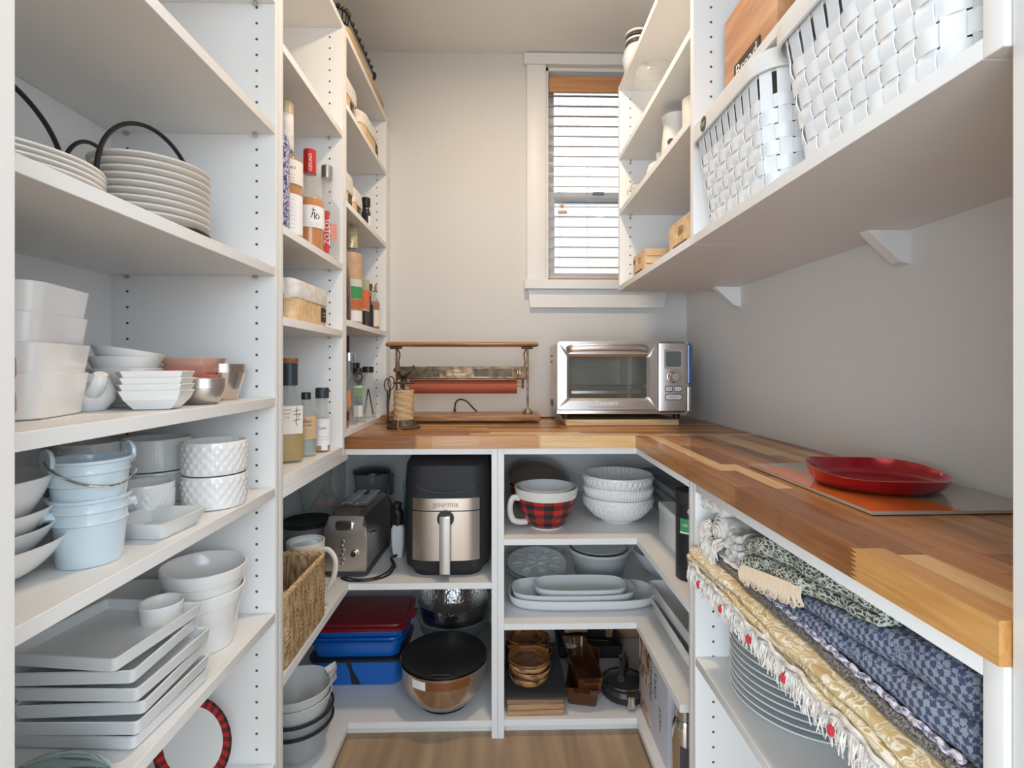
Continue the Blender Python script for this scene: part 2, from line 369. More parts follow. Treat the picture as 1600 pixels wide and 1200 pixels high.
# ================================================================== SHELVING
T = 0.0185
def holes(b, x0, x1, y, z0, z1, nrm='-y', skip=()):
    z = z0
    while z < z1:
        for x in (x0, x1): b.disc((x, y, z), 0.0029, nrm, 8)
        z += 0.032
def unit(name, label, X0, X1, Y0, Y1, Z0, Z1, shelves, ends=(True, True), front='+x', hole=True, back=True, top=True, bottom=True, cat='shelving unit'):
    """carcass against the left (front +x) or right (front -x) wall; sides are panels facing along Y"""
    u = thing(name, label, cat, (0, 0, 0))
    bkx = (X0, X0 + 0.006) if front == '+x' else (X1 - 0.006, X1)
    for k, y in enumerate((Y0, Y1 - T)):
        if ends[k]: MB().box(X0 if front != '+x' else X0 , X1, y, y + T, Z0, Z1, bev=.0007).build('side_panel', M_MEL, u)
    if hole:
        b = MB()
        for y, nrm in ((Y1 - T - 0.0004, '-y'),):
            holes(b, X0 + 0.038, X1 - 0.037, y, Z0 + 0.06, Z1 - 0.03)
        tag(b.build('pin_holes', M_HOLE, u, smooth=False, fix=False), kind='stuff')
    ya, yb = Y0 + (T if ends[0] else 0) + .0003, Y1 - T - .0003
    if back: MB().box(bkx[0], bkx[1], ya, yb, Z0, Z1).build('back_panel', M_MEL, u, smooth=False)
    sx0, sx1 = (X0 + 0.007, X1) if front == '+x' else (X0, X1 - 0.007)
    zs = list(shelves) + ([Z1 - T] if top else []) + ([Z0] if bottom else [])
    pins = MB(); proto = None
    for z in zs:
        if proto is None:
            proto = MB().box(sx0, sx1, ya, yb, 0, T, bev=.0007).build('shelf', M_MEL, u, loc=(0, 0, z))
        else:
            c = proto.copy(); COL.objects.link(c); c.parent = u; c.location = (0, 0, z)
    for z in shelves:
        for x in (X0 + 0.038, X1 - 0.037):
            pins.tube([(x, yb + .002, z - 0.0035), (x, yb - 0.011, z - 0.0035)], 0.003, 8)
            pins.tube([(x, ya - .002, z - 0.0035), (x, ya + 0.011, z - 0.0035)], 0.003, 8)
    tag(pins.build('shelf_pins', mat('zinc_pin', (0.6, 0.6, 0.6), .35, metal=.9), u), kind='stuff')
    return u
S1 = [0.0, 0.30, 0.606, 0.8595, 1.043, 1.308, 1.595, 1.86]
unit('tall_shelving', 'tall white shelf unit nearest on the left, holding white tableware', XL, FXL, 0.412, 1.068, 0.0, 2.124, S1[1:])
unit('tall_shelving', 'narrow white shelf unit in the middle of the left side, holding spirit bottles', XL, FXL, 1.069, 1.512, 0.866, 2.124, [1.211, 1.404, 1.787], bottom=False)
u2 = COL.objects[-1]
u2b = MB().box(XL + .007, FXL, 1.088, 1.493, 0.866, 0.892, bev=.0007)
ob = [o for o in COL.objects if o.name == 'tall_shelving.001'][0]
u2b.build('bottom_shelf', M_MEL, ob)
unit('tall_shelving', 'white shelf unit standing on the far left end of the worktop', XL, FXL, 1.513, 2.077, 0.9155, 2.124, [1.246, 1.60, 1.89])
struct(MB().box(XL, FXL - 0.004, 2.078, YB, 0.916, 2.10).build('trim_5', M_MEL, smooth=False))

# base units below the worktop
def lshelf(poly, z, t, parent, name='shelf', bev=True):
    return MB().prism(poly, z, z + t).build(name, M_MEL, parent, smooth=False)
YF = 1.552                                    # front of the back run
DX0, DX1 = -0.027, 0.011
b1 = thing('base_unit', 'white L-shaped base unit left of the divider, holding the air fryer and toaster', 'base unit', (0, 0, 0))
Lp1 = [(XL + .007, 1.088), (FXL, 1.088), (FXL, YF), (DX0, YF), (DX0, YB - .007), (XL + .007, YB - .007)]
lshelf(Lp1, 0.4515, T, b1); lshelf(Lp1, 0.034, T, b1)
MB().box(XL, FXL, 1.069, 1.087, 0, 0.8655, bev=.0007).build('side_panel', M_MEL, b1)
MB().box(XL + .007, FXL, 1.088, 1.545, 0.847, 0.8655, bev=.0007).build('top_rail', M_MEL, b1)
MB().box(XL + .007, DX0, 1.548, YB - .007, 0.859, 0.877, bev=.0007).build('top_rail', M_MEL, b1)
MB().box(DX0, -0.0085, YF - .004, YB - .007, 0, 0.877, bev=.0007).build('divider_panel', M_MEL, b1)
MB().box(XL, XL + .006, 1.088, YB, 0, 0.8655).build('back_panel', M_MEL, b1, smooth=False)
MB().box(XL + .006, DX0, YB - .006, YB, 0, 0.877).build('back_panel', M_MEL, b1, smooth=False)
MB().box(FXL - .04, FXL - .022, 1.088, YF + .03, 0, .0335).build('toe_kick', M_MEL, b1, smooth=False)
MB().box(FXL - .04, DX0, YF + .03, YF + .048, 0, .0335).build('toe_kick', M_MEL, b1, smooth=False)
b2 = thing('base_unit', 'white L-shaped base unit in the right corner, holding platters and embossed bowls', 'base unit', (0, 0, 0))
Lp2 = [(DX1, YF), (FXR, YF), (FXR, 1.118), (XR - .007, 1.118), (XR - .007, YB - .007), (DX1, YB - .007)]
Lp2s = [(DX1, YF), (FXR, YF), (FXR, 1.172), (XR - .007, 1.172), (XR - .007, YB - .007), (DX1, YB - .007)]
lshelf(Lp2, 0.5825, T, b2); lshelf(Lp2s, 0.3255, T, b2); lshelf(Lp2, 0.0345, T, b2)
MB().box(-.0080, DX1, YF - .004, YB - .007, 0, 0.877, bev=.0007).build('divider_panel', M_MEL, b2)
MB().box(DX1, FXR, 1.548, YB - .007, 0.859, 0.877, bev=.0007).build('top_rail', M_MEL, b2)
MB().box(FXR, XR - .007, 1.118, YB - .007, 0.859, 0.877, bev=.0007).build('top_rail', M_MEL, b2)
MB().box(FXR, XR - .007, 1.098, 1.1165, 0, 0.877, bev=.0007).build('side_panel', M_MEL, b2)
MB().box(XR - .006, XR, 1.118, YB, 0, 0.877).build('back_panel', M_MEL, b2, smooth=False)
MB().box(DX1, XR - .006, YB - .006, YB, 0, 0.877).build('back_panel', M_MEL, b2, smooth=False)
MB().box(DX1, FXR + .05, YF + .03, YF + .048, 0, .0340).build('toe_kick', M_MEL, b2, smooth=False)
unit('base_unit', 'white base unit under the near right worktop, holding textiles and a plate stack', FXR, XR, 0.412, 1.0965, 0.0, 0.877, [0.0345, 0.4895, 0.692], front='-x', bottom=False)

# wall-hung units on the right
unit('wall_unit', 'far white wall-hung shelf unit beside the window, holding jugs and wooden crates', FXR, XR, 1.1082, 1.792, 1.388, 2.105, [1.652, 1.843], front='-x', ends=(False, True), top=True)
unit('wall_unit', 'near white wall-hung shelf unit on the right, holding woven baskets', FXR, XR, 0.412, 1.1085, 1.388, 2.25, [1.620, 1.93], front='-x')
for (y, n) in ((1.68, 1), (0.98, 2)):
    bk = thing('shelf_bracket', ['far', 'near'][n - 1] + ' white triangular bracket under the wall-hung shelves', 'bracket', (XR, y, 1.388))
    MB().prism([(0, -0.0005), (-0.085, -0.0005), (-0.075, -0.012), (-0.02, -0.062), (0, -0.066)], -0.012, 0.012, axis='y').build('support_arm', M_MEL, bk, smooth=False)

# ================================================================== WORKTOPS (butcher block, each stave an object)
STAVE = []
for k, (c1, c2) in enumerate([((.19, .065, .016), (.33, .135, .042)), ((.34, .135, .035), (.50, .235, .072)), ((.48, .225, .060), (.64, .34, .115)),
                              ((.28, .11, .035), (.44, .20, .07)), ((.64, .38, .155), (.80, .54, .27)), ((.43, .18, .042), (.58, .28, .080))]):
    STAVE.append((noise_mat('stave_wood_along_y_%d' % k, c1, c2, (70, 5, 70), 0.33, coat=.15, rnd=True, distort=1.2, lo=.3, hi=.7),
                  noise_mat('stave_wood_along_x_%d' % k, c1, c2, (5, 70, 70), 0.33, coat=.15, rnd=True, distort=1.2, lo=.3, hi=.7)))
ZT, TH = 0.915, 0.038
def staves(parent, along, a0, a1, b0, b1, w, lmin, lmax, order, first=None):
    """rows of width w across b, pieces of varying length along a"""
    rng = random.Random(5); nb = max(1, round((b1 - b0) / w)); w = (b1 - b0) / nb
    for r in range(nb):
        cuts = [a0]
        if r == 0 and first: cuts += first + [a1]
        else:
            x = a0 + rng.uniform(.3, 1) * lmin
            while x < a1 - lmin * .5: cuts.append(x); x += rng.uniform(lmin, lmax)
            cuts.append(a1)
        for q in range(len(cuts) - 1):
            s, e = cuts[q], cuts[q + 1]; L = e - s; p0, p1 = b0 + r * w, b0 + (r + 1) * w; g = 0.00015
            k = order[q % len(order)] if (r == 0) else rng.choice([0, 0, 1, 1, 2, 2, 3, 4, 4, 5])
            ty = 0 if along == 'y' else 1; b = MB()
            if r == 0 and (q > 0 or q < len(cuts) - 2):           # finger joints show on the front stave
                nt_ = 7; poly = [(0, 0)] if q == 0 else []
                def zig(x0, dirn, rev):
                    pts = []
                    for t in range(nt_):
                        z0_ = TH * t / nt_; pts += [(x0, z0_), (x0 + 0.011, z0_ + TH / nt_ / 2)]
                    pts.append((x0, TH)); return pts[::-1] if rev else pts
                left = [(0, TH), (0, 0)] if q == 0 else zig(0, 1, True)
                right = [(L, 0), (L, TH)] if q == len(cuts) - 2 else zig(L, 1, False)
                b.prism(left + right, 0, w - g, axis='x' if along == 'y' else 'y')
            else:
                if along == 'y': b.box(0, w - g, g, L - g, 0, TH)
                else: b.box(g, L - g, 0, w - g, 0, TH)
            loc = (p0, s, ZT - TH) if along == 'y' else (s, p0, ZT - TH)
            b.build('stave', STAVE[k][ty], parent, smooth=False, loc=loc)
wt = thing('worktop', 'butcher block worktop running under the window along the back wall', 'worktop', (0, 0, 0))
staves(wt, 'x', XL + .001, XR - .001, 1.545, YB - .001, 0.031, 0.25, 0.60, [0, 5, 4], first=[-0.259, 0.113])
wt2 = thing('worktop', 'butcher block worktop along the right wall, nearest the doorway', 'worktop', (0, 0, 0))
staves(wt2, 'y', 0.412, 1.5446, 0.410, XR - .001, 0.031, 0.20, 0.55, [2, 0, 3, 1], first=[0.58, 0.88, 1.127])
# ================================================================== TABLEWARE HELPERS
def bowl_prof(rb, rt, h, t=0.004, p=1.0, foot=0.0, n=8, lip=0.0):
    """closed shell profile: base radius rb, rim radius rt, height h; p > 1 gives a round belly"""
    out = []
    if foot: out += [(rb * .9, 0), (rb * .92, foot)]
    def R(u): return rb + (rt - rb) * (u ** (1.0 / p))
    z0 = foot
    out += [(R(k / n), z0 + (h - z0) * k / n) for k in range(n + 1)]
    if lip: out += [(rt + lip, h - .0005), (rt + lip, h + t * .7)]
    top = out[-1][1]
    inn = [(max(R(k / n) - t, .001), z0 + t + (h - z0 - t) * k / n) for k in range(n, -1, -1)]
    base = [(0, 0 if not foot else foot * .6)]
    return base + ([(out[0][0] * .98, 0)] if not foot else [(rb * .85, foot * .6), (rb * .86, 0)]) + out + [(rt - t * .5, top + t * .25)] + inn + [(0, z0 + t)]
def plate_prof(r, h=0.018, t=0.0045, foot=0.55):
    return [(0, .002), (r * foot * .92, .002), (r * foot * .94, 0), (r * foot, 0), (r * foot * 1.03, .003), (r * .80, h * .45), (r, h - t * .4), (r, h + t * .3), (r * .985, h + t * .4), (r * .78, h * .5 + t), (r * .6, t + .003), (0, t + .003)]
def rect_dish(b, w, d, h, t=0.004, taper=0.85, r=0.012, z=0.0, c=(0, 0), n=4, mi=0):
    x, y = c
    b.loft([rr(x, y, w * taper * .96, d * taper * .96, r, z, n), rr(x, y, w * taper, d * taper, r, z + .002, n), rr(x, y, w, d, r, z + h, n), rr(x, y, w - t, d - t, r, z + h + t * .15, n),
            rr(x, y, w - 2 * t, d - 2 * t, r * .8, z + h - t * .2, n), rr(x, y, w * taper - 2 * t, d * taper - 2 * t, r * .8, z + t, n)], True, True, mi)
    return b
def single(name, b, m, label, cat, loc, rz=0.0, group=None, rot=None, **k):
    o = b.build(name, m, None, loc=loc, rot=rot if rot else (0, 0, rz), **k); return tag(o, label, cat, group)
def oval_ring(w, d, z, n=40, e=2.4):
    pts = []
    for k in range(n):
        a = 2 * pi * k / n; c_, s_ = cos(a), sin(a)
        pts.append((w / 2 * math.copysign(abs(c_) ** (2 / e), c_), d / 2 * math.copysign(abs(s_) ** (2 / e), s_), z))
    return pts
def oval_dish(b, w, d, h, t=.005, e=2.4, taper=.82, z=0):
    k = w - w * taper
    b.loft([oval_ring(w - k, d - k, z, e=e), oval_ring(w - k * .2, d - k * .2, z + h * .45, e=e), oval_ring(w, d, z + h, e=e), oval_ring(w - t, d - t, z + h + .001, e=e),
            oval_ring(w - 2 * t, d - 2 * t, z + h - .001, e=e), oval_ring(w - k * .3 - 2 * t, d - k * .3 - 2 * t, z + h * .45, e=e), oval_ring(w - k * 1.1 - 2 * t, d - k * 1.1 - 2 * t, z + t, e=e)], True, True); return b
E = 0.0006

# ================================================================== LEFT NEAR UNIT
z2 = 1.308 + T + E                            # shelf at eye level and above
# plates in a black wire rack
rk = thing('plate_rack', 'round black wire plate rack with high hoops holding small stoneware plates', 'plate rack', (-0.585, 0.873, z2))
b = MB(); ring = [(0.083 * cos(2 * pi * k / 40), 0.083 * sin(2 * pi * k / 40), 0.022) for k in range(40)]
b.tube(ring, .0032, 8, closed=True); b.build('base_ring', M_WIRE, rk)
for k in range(3):
    a = radians(-60 + 120 * k)
    MB().tube([(0.083 * cos(a), 0.083 * sin(a), 0.021), (0.083 * cos(a), 0.083 * sin(a), 0.004)], .003, 8).lathe([(0, 0), (.005, 0), (.005, .004), (0, .006)], 10, (0.083 * cos(a), 0.083 * sin(a), -.0002)).build('foot', M_WIRE, rk)
MB().tube([(-.083, 0, .022), (.083, 0, .022)], .003, 8).tube([(0, -.083, .022), (0, .083, .022)], .003, 8).build('cross_bar', M_WIRE, rk)
def hoop(P, Q, za, zt, n=24):
    P, Q = Vector((*P, 0)), Vector((*Q, 0)); M_ = (P + Q) / 2; D = (P - Q) / 2
    out = []
    for k in range(n + 1):
        a = pi * k / n; out.append(M_ + D * cos(a) + Vector((0, 0, za + (zt - za) * sin(a))))
    return out
pts = [Vector((-.014, -.080, .022)), Vector((-.017, -.093, .05))] + hoop((-.017, -.096), (.017, .096), .09, .196) + [Vector((.017, .093, .05)), Vector((.014, .080, .022))]
MB().tube(bez(pts, 3), .0036, 8).build('hoop', M_WIRE, rk)
pts = [Vector((-.082, -.01, .022)), Vector((-.110, -.03, .05))] + hoop((-.112, -.045), (-.112, .085), .09, .178) + [Vector((-.110, .06, .05)), Vector((-.075, .03, .022))]
MB().tube(bez(pts, 3), .0034, 8).build('hoop', M_WIRE, rk)
pl = None
for k in range(9):
    z = z2 + .0262 + k * .0112; loc = (-0.585 + random.uniform(-.001, .001), 0.873 + random.uniform(-.001, .001), z)
    if pl is None:
        b = MB().lathe([(0, .002), (.060, .002), (.062, 0), (.066, 0), (.078, .005), (.0845, .0085), (.0855, .011), (.0835, .0118), (.076, .0085), (.06, .0055), (0, .0055)], 48)
        pl = single('small_plate', b, M_CERM, 'small stoneware plate in the round stack held by the black wire rack', 'plate', loc, group='small plates in the wire rack')
    else: copy_tree(pl, loc, rz=random.uniform(0, 6))
# large plates, cut by the door jamb, in a rack of their own
rk2 = thing('plate_rack', 'black wire plate rack at the left edge, its hoop rising over large white plates', 'plate rack', (-0.642, 0.675, z2))
MB().tube([(0.10 * cos(2 * pi * k / 36), 0.10 * sin(2 * pi * k / 36), 0.004) for k in range(36)], .003, 8, closed=True).build('base_ring', M_WIRE, rk2)
hp = [Vector((-.03, -.10, .004)), Vector((-.03, -.130, .05))] + hoop((-.03, -.135), (-.03, .128), .09, .192) + [Vector((-.03, .125, .05)), Vector((-.03, .095, .004))]
MB().tube(bez(hp, 3), .0036, 8).build('hoop', M_WIRE, rk2)
pl = None
for k in range(6):
    loc = (-0.648 + random.uniform(-.001, .001), 0.672, z2 + .0085 + k * .0072)
    if pl is None:
        b = MB().lathe(plate_prof(.112, .017, .0035, .6), 56)
        pl = single('dinner_plate', b, M_CER, 'large white rimmed plate in the stack at the top left edge', 'plate', loc, group='large plates on the upper left shelf')
    else: copy_tree(pl, loc)

# ---- shelf 3: square bowls, small bowls, cups
z3 = 1.043 + T + E
w = ['lowest', 'second from the bottom', 'third from the bottom', 'topmost']
for k in range(4):
    b = rect_dish(MB(), .130, .130, .054, .0025, .905, .020, n=6)
    single('square_bowl', b, M_CER, 'deep square white bowl, %s of four by the door jamb' % w[k], 'bowl', (-0.606 + .003 * (k % 2), 0.640 - .001 * k, z3 + k * .0352 + (0 if k == 0 else .0004)), rz=radians([14, 15, 13.5, 15][k]), group='square bowls')
for k in range(2):
    b = MB().lathe([(0, 0), (.012, 0), (.017, .006), (.020, .018), (.0195, .034), (.018, .036), (.0165, .034), (.017, .018), (.013, .005), (0, .004)], 28)
    single('small_cup', b, noise_mat('terracotta', (.30, .11, .055), (.42, .18, .10), 30, .5), ['lower', 'upper'][k] + ' brown terracotta cup at the left edge beside the square bowls', 'cup', (-0.520, 0.533, z3 + k * .0368), group='brown cups')
# creamer with spout
cr = thing('creamer', 'small white creamer with a curved spout behind the square bowls', 'creamer', (-0.588, 0.742, z3))
MB().lathe([(0, 0), (.022, 0), (.033, .014), (.034, .03), (.026, .045), (.028, .052), (.024, .052), (.023, .045), (.030, .03), (.029, .015), (.018, .004), (0, .004)], 28).build('body', M_CER, cr)
MB().tube(bez([(0.022, -.018, .028), (.036, -.026, .040), (.042, -.030, .052)], 5), [.012, .012, .011, .011, .010, .010, .0095, .009, .0085, .008, .008], 10).build('spout', M_CER, cr)
# round bowls
for k in range(4):
    b = MB().lathe(bowl_prof(.024, .050, .040 if k < 3 else .032, .0035, 1.9, foot=.004), 44)
    single('round_bowl', b, M_CER, 'white round bowl, %s of four nested behind the six-sided dishes' % w[k], 'bowl', (-0.594, 0.826, z3 + [0, .0185, .037, .0560][k]), group='round bowls on the left shelf', rot=(radians(-6 if k == 3 else 0), radians(7 if k == 3 else 0), 0))
# six-sided dishes
def six(b, w_, d_, h, t, c=.30):
    def ring(s, z): return [(x * w_ * s / 2, y * d_ * s / 2, z) for x, y in ((1, 0), (1 - c, 1), (-(1 - c), 1), (-1, 0), (-(1 - c), -1), (1 - c, -1))]
    b.loft([ring(.55, 0), ring(.62, .001), ring(.88, h * .55), ring(1, h), ring(.97, h + .001), ring(.94, h), ring(.83, h * .55), ring(.55, t)], True, True)
for k in range(4):
    b = MB(); six(b, .098, .088, .027, .003, .26)
    single('hexagonal_dish', b, M_CER, 'white six-sided dish, %s of the stack at the front of the shelf' % w[k], 'dish', (-0.511, 0.772, z3 + k * .0092), rz=radians(24 + k), group='six-sided dishes', smooth=False)
# coral dishes
pk = [mat('coral_%d' % k, c, .3, coat=.3) for k, c in enumerate([(.66, .17, .13), (.70, .30, .22), (.76, .46, .36)])]
for k in range(3):
    b = rect_dish(MB(), .078, .078, .048 if k == 0 else .020, .003, .84, .006, n=3)
    single('coral_dish', b, pk[k], ['deep coral square dish, lowest of the pink stack', 'mid coral square dish, middle of the pink stack', 'palest coral square dish on top of the pink stack'][k], 'dish', (-0.553, 0.938, z3 + [0, .0435, .0575][k]), rz=radians(8 - 5 * k), group='coral dishes')
# steel cups
c1 = thing('steel_cup', 'round brushed steel sauce cup on the front edge of the shelf', 'cup', (-0.498, 0.868, z3))
MB().lathe([(0, 0), (.020, 0), (.028, .008), (.0325, .022), (.033, .026)], 36).lathe([(.0315, .026), (.0315, .0245), (.0265, .010), (0, .004)], 36).build('body', M_STEEL, c1)
MB().lathe([(.033, .0262), (.0335, .0268), (.0335, .0425), (.0325, .043), (.0315, .042), (.0315, .0262)], 36).build('rim_band', M_STEELH, c1)
for k in range(5):
    b = MB().lathe(bowl_prof(.026, .040, .052, .0012, 1.0, lip=.0022), 40)
    single('measuring_cup', b, mat('warm_steel', (.66, .58, .52), .18, metal=1.0), 'nested steel tumbler, %s of the stack by the shelf side panel' % (w + ['on top'])[k if k < 3 else (k if k == 4 else 0)] if k != 3 else 'nested steel tumbler, fourth from the bottom of the stack by the shelf side panel', 'cup', (-0.528, 0.985, z3 + k * .0036), group='nested steel tumblers')

# ---- shelf 4: pails, ramekins
z4 = 0.8595 + T + E
ord5 = ['lowest', 'second from the bottom', 'third from the bottom', 'topmost']
for k in range(4):
    rt, h = [(.097, .046), (.085, .042), (.084, .042), (.084, .062)][k]
    b = MB().lathe(bowl_prof(.030, rt, h, .0030, 3.0, foot=.003, n=14), 48)
    single('salad_bowl', b, M_CER, 'white bowl, %s of the stack cut by the left door jamb' % ord5[k], 'bowl', [(-0.603, 0.578, z4), (-0.604, 0.580, z4 + .0190), (-0.605, 0.580, z4 + .0385), (-0.605, 0.579, z4 + .0560)][k], group='bowls by the left jamb')
def pail(name, label, loc, hz, rt, rb, ears, bail):
    p = thing(name, label, 'pail', loc)
    MB().lathe([(0, .002), (rb * .9, .002), (rb * .92, 0), (rb, 0), (rb + .001, .004), (rb + (rt - rb) * .62, hz * .62), (rb + (rt - rb) * .64 + .0018, hz * .64), (rb + (rt - rb) * .68, hz * .68), (rb + (rt - rb) * .80 , hz * .80), (rb + (rt - rb) * .82 + .0018, hz * .82), (rb + (rt - rb) * .86, hz * .86), (rt, hz - .004),
                (rt + .0022, hz - .002), (rt + .0022, hz + .001), (rt - .001, hz + .0015), (rt - .0035, hz - .001), (rb + (rt - rb) * .5 - .0035, hz * .5), (rb - .004, .006), (0, .005)], 52).build('body', M_CERB, p)
    if ears:
        for s, nm in ((1, 0), (-1, 1)):
            a = radians(62) if s > 0 else radians(62) + pi
            M = Matrix.Rotation(a, 4, 'Z') @ Matrix.Translation((rt + .001, 0, hz + .002)) @ Matrix.Rotation(pi / 2, 4, 'Y')
            b = MB().lathe([(.0035, -.0022), (.0145, -.0022), (.0155, 0), (.0145, .0022), (.0035, .0022), (.0035, -.0022)], 24); b.xform(M); b.build('ear', M_CERB, p)
    else:
        for a in (radians(62), radians(242)):
            b = MB().tube([(rt - .004, 0, hz * .78), (rt + .008, 0, hz * .80), (rt + .012, 0, hz * .72)], [.007, .006, .003], 10); b.xform(Matrix.Rotation(a, 4, 'Z')); b.build('lug', M_CERB, p)
    if bail:
        a = radians(62); P = Vector((cos(a), sin(a), 0)) * (rt + .001); Q = -P; front = Vector((sin(a), -cos(a), 0))
        pts = []
        for k in range(17):
            t = k / 16; c_ = cos(pi * t); s_ = sin(pi * t)
            pts.append(P * c_ * 1.07 + front * (rt + .009) * s_ + Vector((0, 0, hz + .002 - .031 * s_)))
        MB().tube(pts, .0016, 8).build('wire_handle', M_CHROME, p)
    return p
PX, PY = -0.521, 0.662
pail('pail', 'pale blue ceramic pail standing on the shelf under the other pail', (PX, PY, z4), .082, .0410, .0330, False, False)
pail('pail', 'upper pale blue ceramic pail with ears and a bent wire handle', (PX, PY, z4 + .0475), .082, .0425, .0335, True, True)
single('square_dish', rect_dish(MB(), .098, .100, .024, .004, .80, .006, n=2), M_CERG, 'shallow square white dish at the shelf front between pail and ramekins', 'dish', (-0.515, 0.778, z4), rz=radians(-4))
def diamond(r, amp, na, nz, h):
    def fn(a, rad, z): return rad + (amp * (abs(sin(a * na + z / h * nz * pi)) * abs(sin(a * na - z / h * nz * pi))) if .006 < z < h - .006 and rad > r * .8 else 0)
    return fn
def ramekin_prof(rb, rt, h, t=.0045, n=10): return [(0, .002), (rb * .9, .002), (rb * .93, 0), (rb, .001)] + [(rb + (rt - rb) * k / n, .003 + (h - .004) * k / n) for k in range(n + 1)] + [(rt - .001, h + .001), (rt - t, h - .0005), (rb - t, .008), (0, .006)]
def ramekin(label, loc, r, h, kind, group=None):
    pr = ramekin_prof(r * .96, r, h, n=16)
    if kind == 'diamond': fn = diamond(r * .96, .0024, 11, 3, h)
    elif kind == 'rib': fn = lambda a, rad, z: rad + (.0009 * sin(a * 60) + .0009 * sin(z * 900) if rad > r * .93 and .004 < z < h - .004 else 0)
    else: fn = lambda a, rad, z: rad + (.0015 * sin(a * 26) * sin(z * 420) if rad > r * .93 and .006 < z < h - .010 else 0)
    single('ramekin', MB().lathe(pr, 132, fn=fn), M_CER, label, 'ramekin', loc, group=group, angle=80)
ramekin('lower white ramekin with raised diamonds, in the front pair by the side panel', (-0.510, 0.926, z4), .0520, .056, 'diamond', 'diamond ramekins')
ramekin('upper white ramekin with raised diamonds, in the front pair by the side panel', (-0.510, 0.926, z4 + .0580), .0520, .056, 'diamond', 'diamond ramekins')
ramekin('lower white ribbed ramekin of the pair at the back of the shelf', (-0.637, 0.962, z4), .055, .056, 'rib', 'ribbed ramekins')
ramekin('upper white ribbed ramekin of the pair at the back of the shelf', (-0.637, 0.962, z4 + .0580), .055, .056, 'rib', 'ribbed ramekins')
ramekin('low white lace-patterned ramekin standing alone right of the pails', (-0.580, 0.850, z4), .041, .056, 'lace')
ramekin('lower white straight ramekin half hidden behind the pails', (-0.715, 0.905, z4), .046, .056, 'rib', 'ramekins behind the pails')
ramekin('upper white straight ramekin half hidden behind the pails', (-0.715, 0.905, z4 + .0580), .046, .056, 'rib', 'ramekins behind the pails')

# ---- shelf 5: square platters, crocks
z5 = 0.606 + T + E
for k in range(6):
    z = z5 + .0005 + k * .0212; a = radians([-3, -1, 2, -2, 1, -7][k]); off = [(.006, .004), (.010, -.002), (.008, .002), (.010, 0), (-.002, 0), (-.006, 0)][k]
    loc = (-0.558 + off[0], 0.753 + off[1], z)
    lab = 'square white platter, %s of the stack of six' % ['lowest', 'second from the bottom', 'third from the bottom', 'fourth from the bottom', 'fifth from the bottom', 'topmost'][k]
    b = rect_dish(MB(), .166, .160, .0185, .004, .975, .006, n=3)
    if k < 5: single('square_platter', b, M_CERG, lab, 'platter', loc, rz=a, group='square platters')
    else:
        t = thing('square_platter', 'topmost square white platter with a raised round dip cup at its corner', 'platter', loc, rz=a)
        b.build('tray', M_CERG, t)
        MB().lathe([(.0265, .004), (.0275, .012), (.029, .026), (.0300, .030), (.0295, .032), (.027, .031), (.0235, .016), (.012, .010), (0, .009)], 40, c=(.036, .052, 0)).build('dip_cup', M_CER, t)
for k, (lab, dz) in enumerate((('lower white tapered crock beside the side panel', 0), ('upper white tapered crock, nested in the lower one', .041))):
    pr = [(0, .003), (.045, .003), (.047, 0), (.050, 0), (.052, .004), (.0630, .078), (.0660, .080), (.0690, .099), (.0690, .102), (.067, .103), (.064, .099), (.0590, .070), (.047, .010), (0, .008)]
    single('crock', MB().lathe(pr, 56), M_CER, lab, 'crock', (-0.538, 0.936, z5 + dz), group='tapered crocks', rot=(0, radians(2) * k, 0))
for k in range(2):
    single('low_bowl', MB().lathe(bowl_prof(.05, .088, .055, .005, 1.5, foot=.005), 52), M_CER, ['lower', 'upper'][k] + ' wide low white bowl behind the platter stack', 'bowl', (-0.690, 0.935, z5 + k * .026), group='low bowls behind the platters')
b = MB().lathe([(.064, 0), (.066, .002), (.060, .020), (.040, .034), (.015, .040), (0, .041), (0, .039), (.038, .032), (.058, .018), (.064, 0)], 40, sy=.8)
single('glass_cloche', b, M_GLASSG, 'clear glass dome lid lying at the lower left corner before the platters', 'lid', (-0.520, 0.602, z5), angle=60)
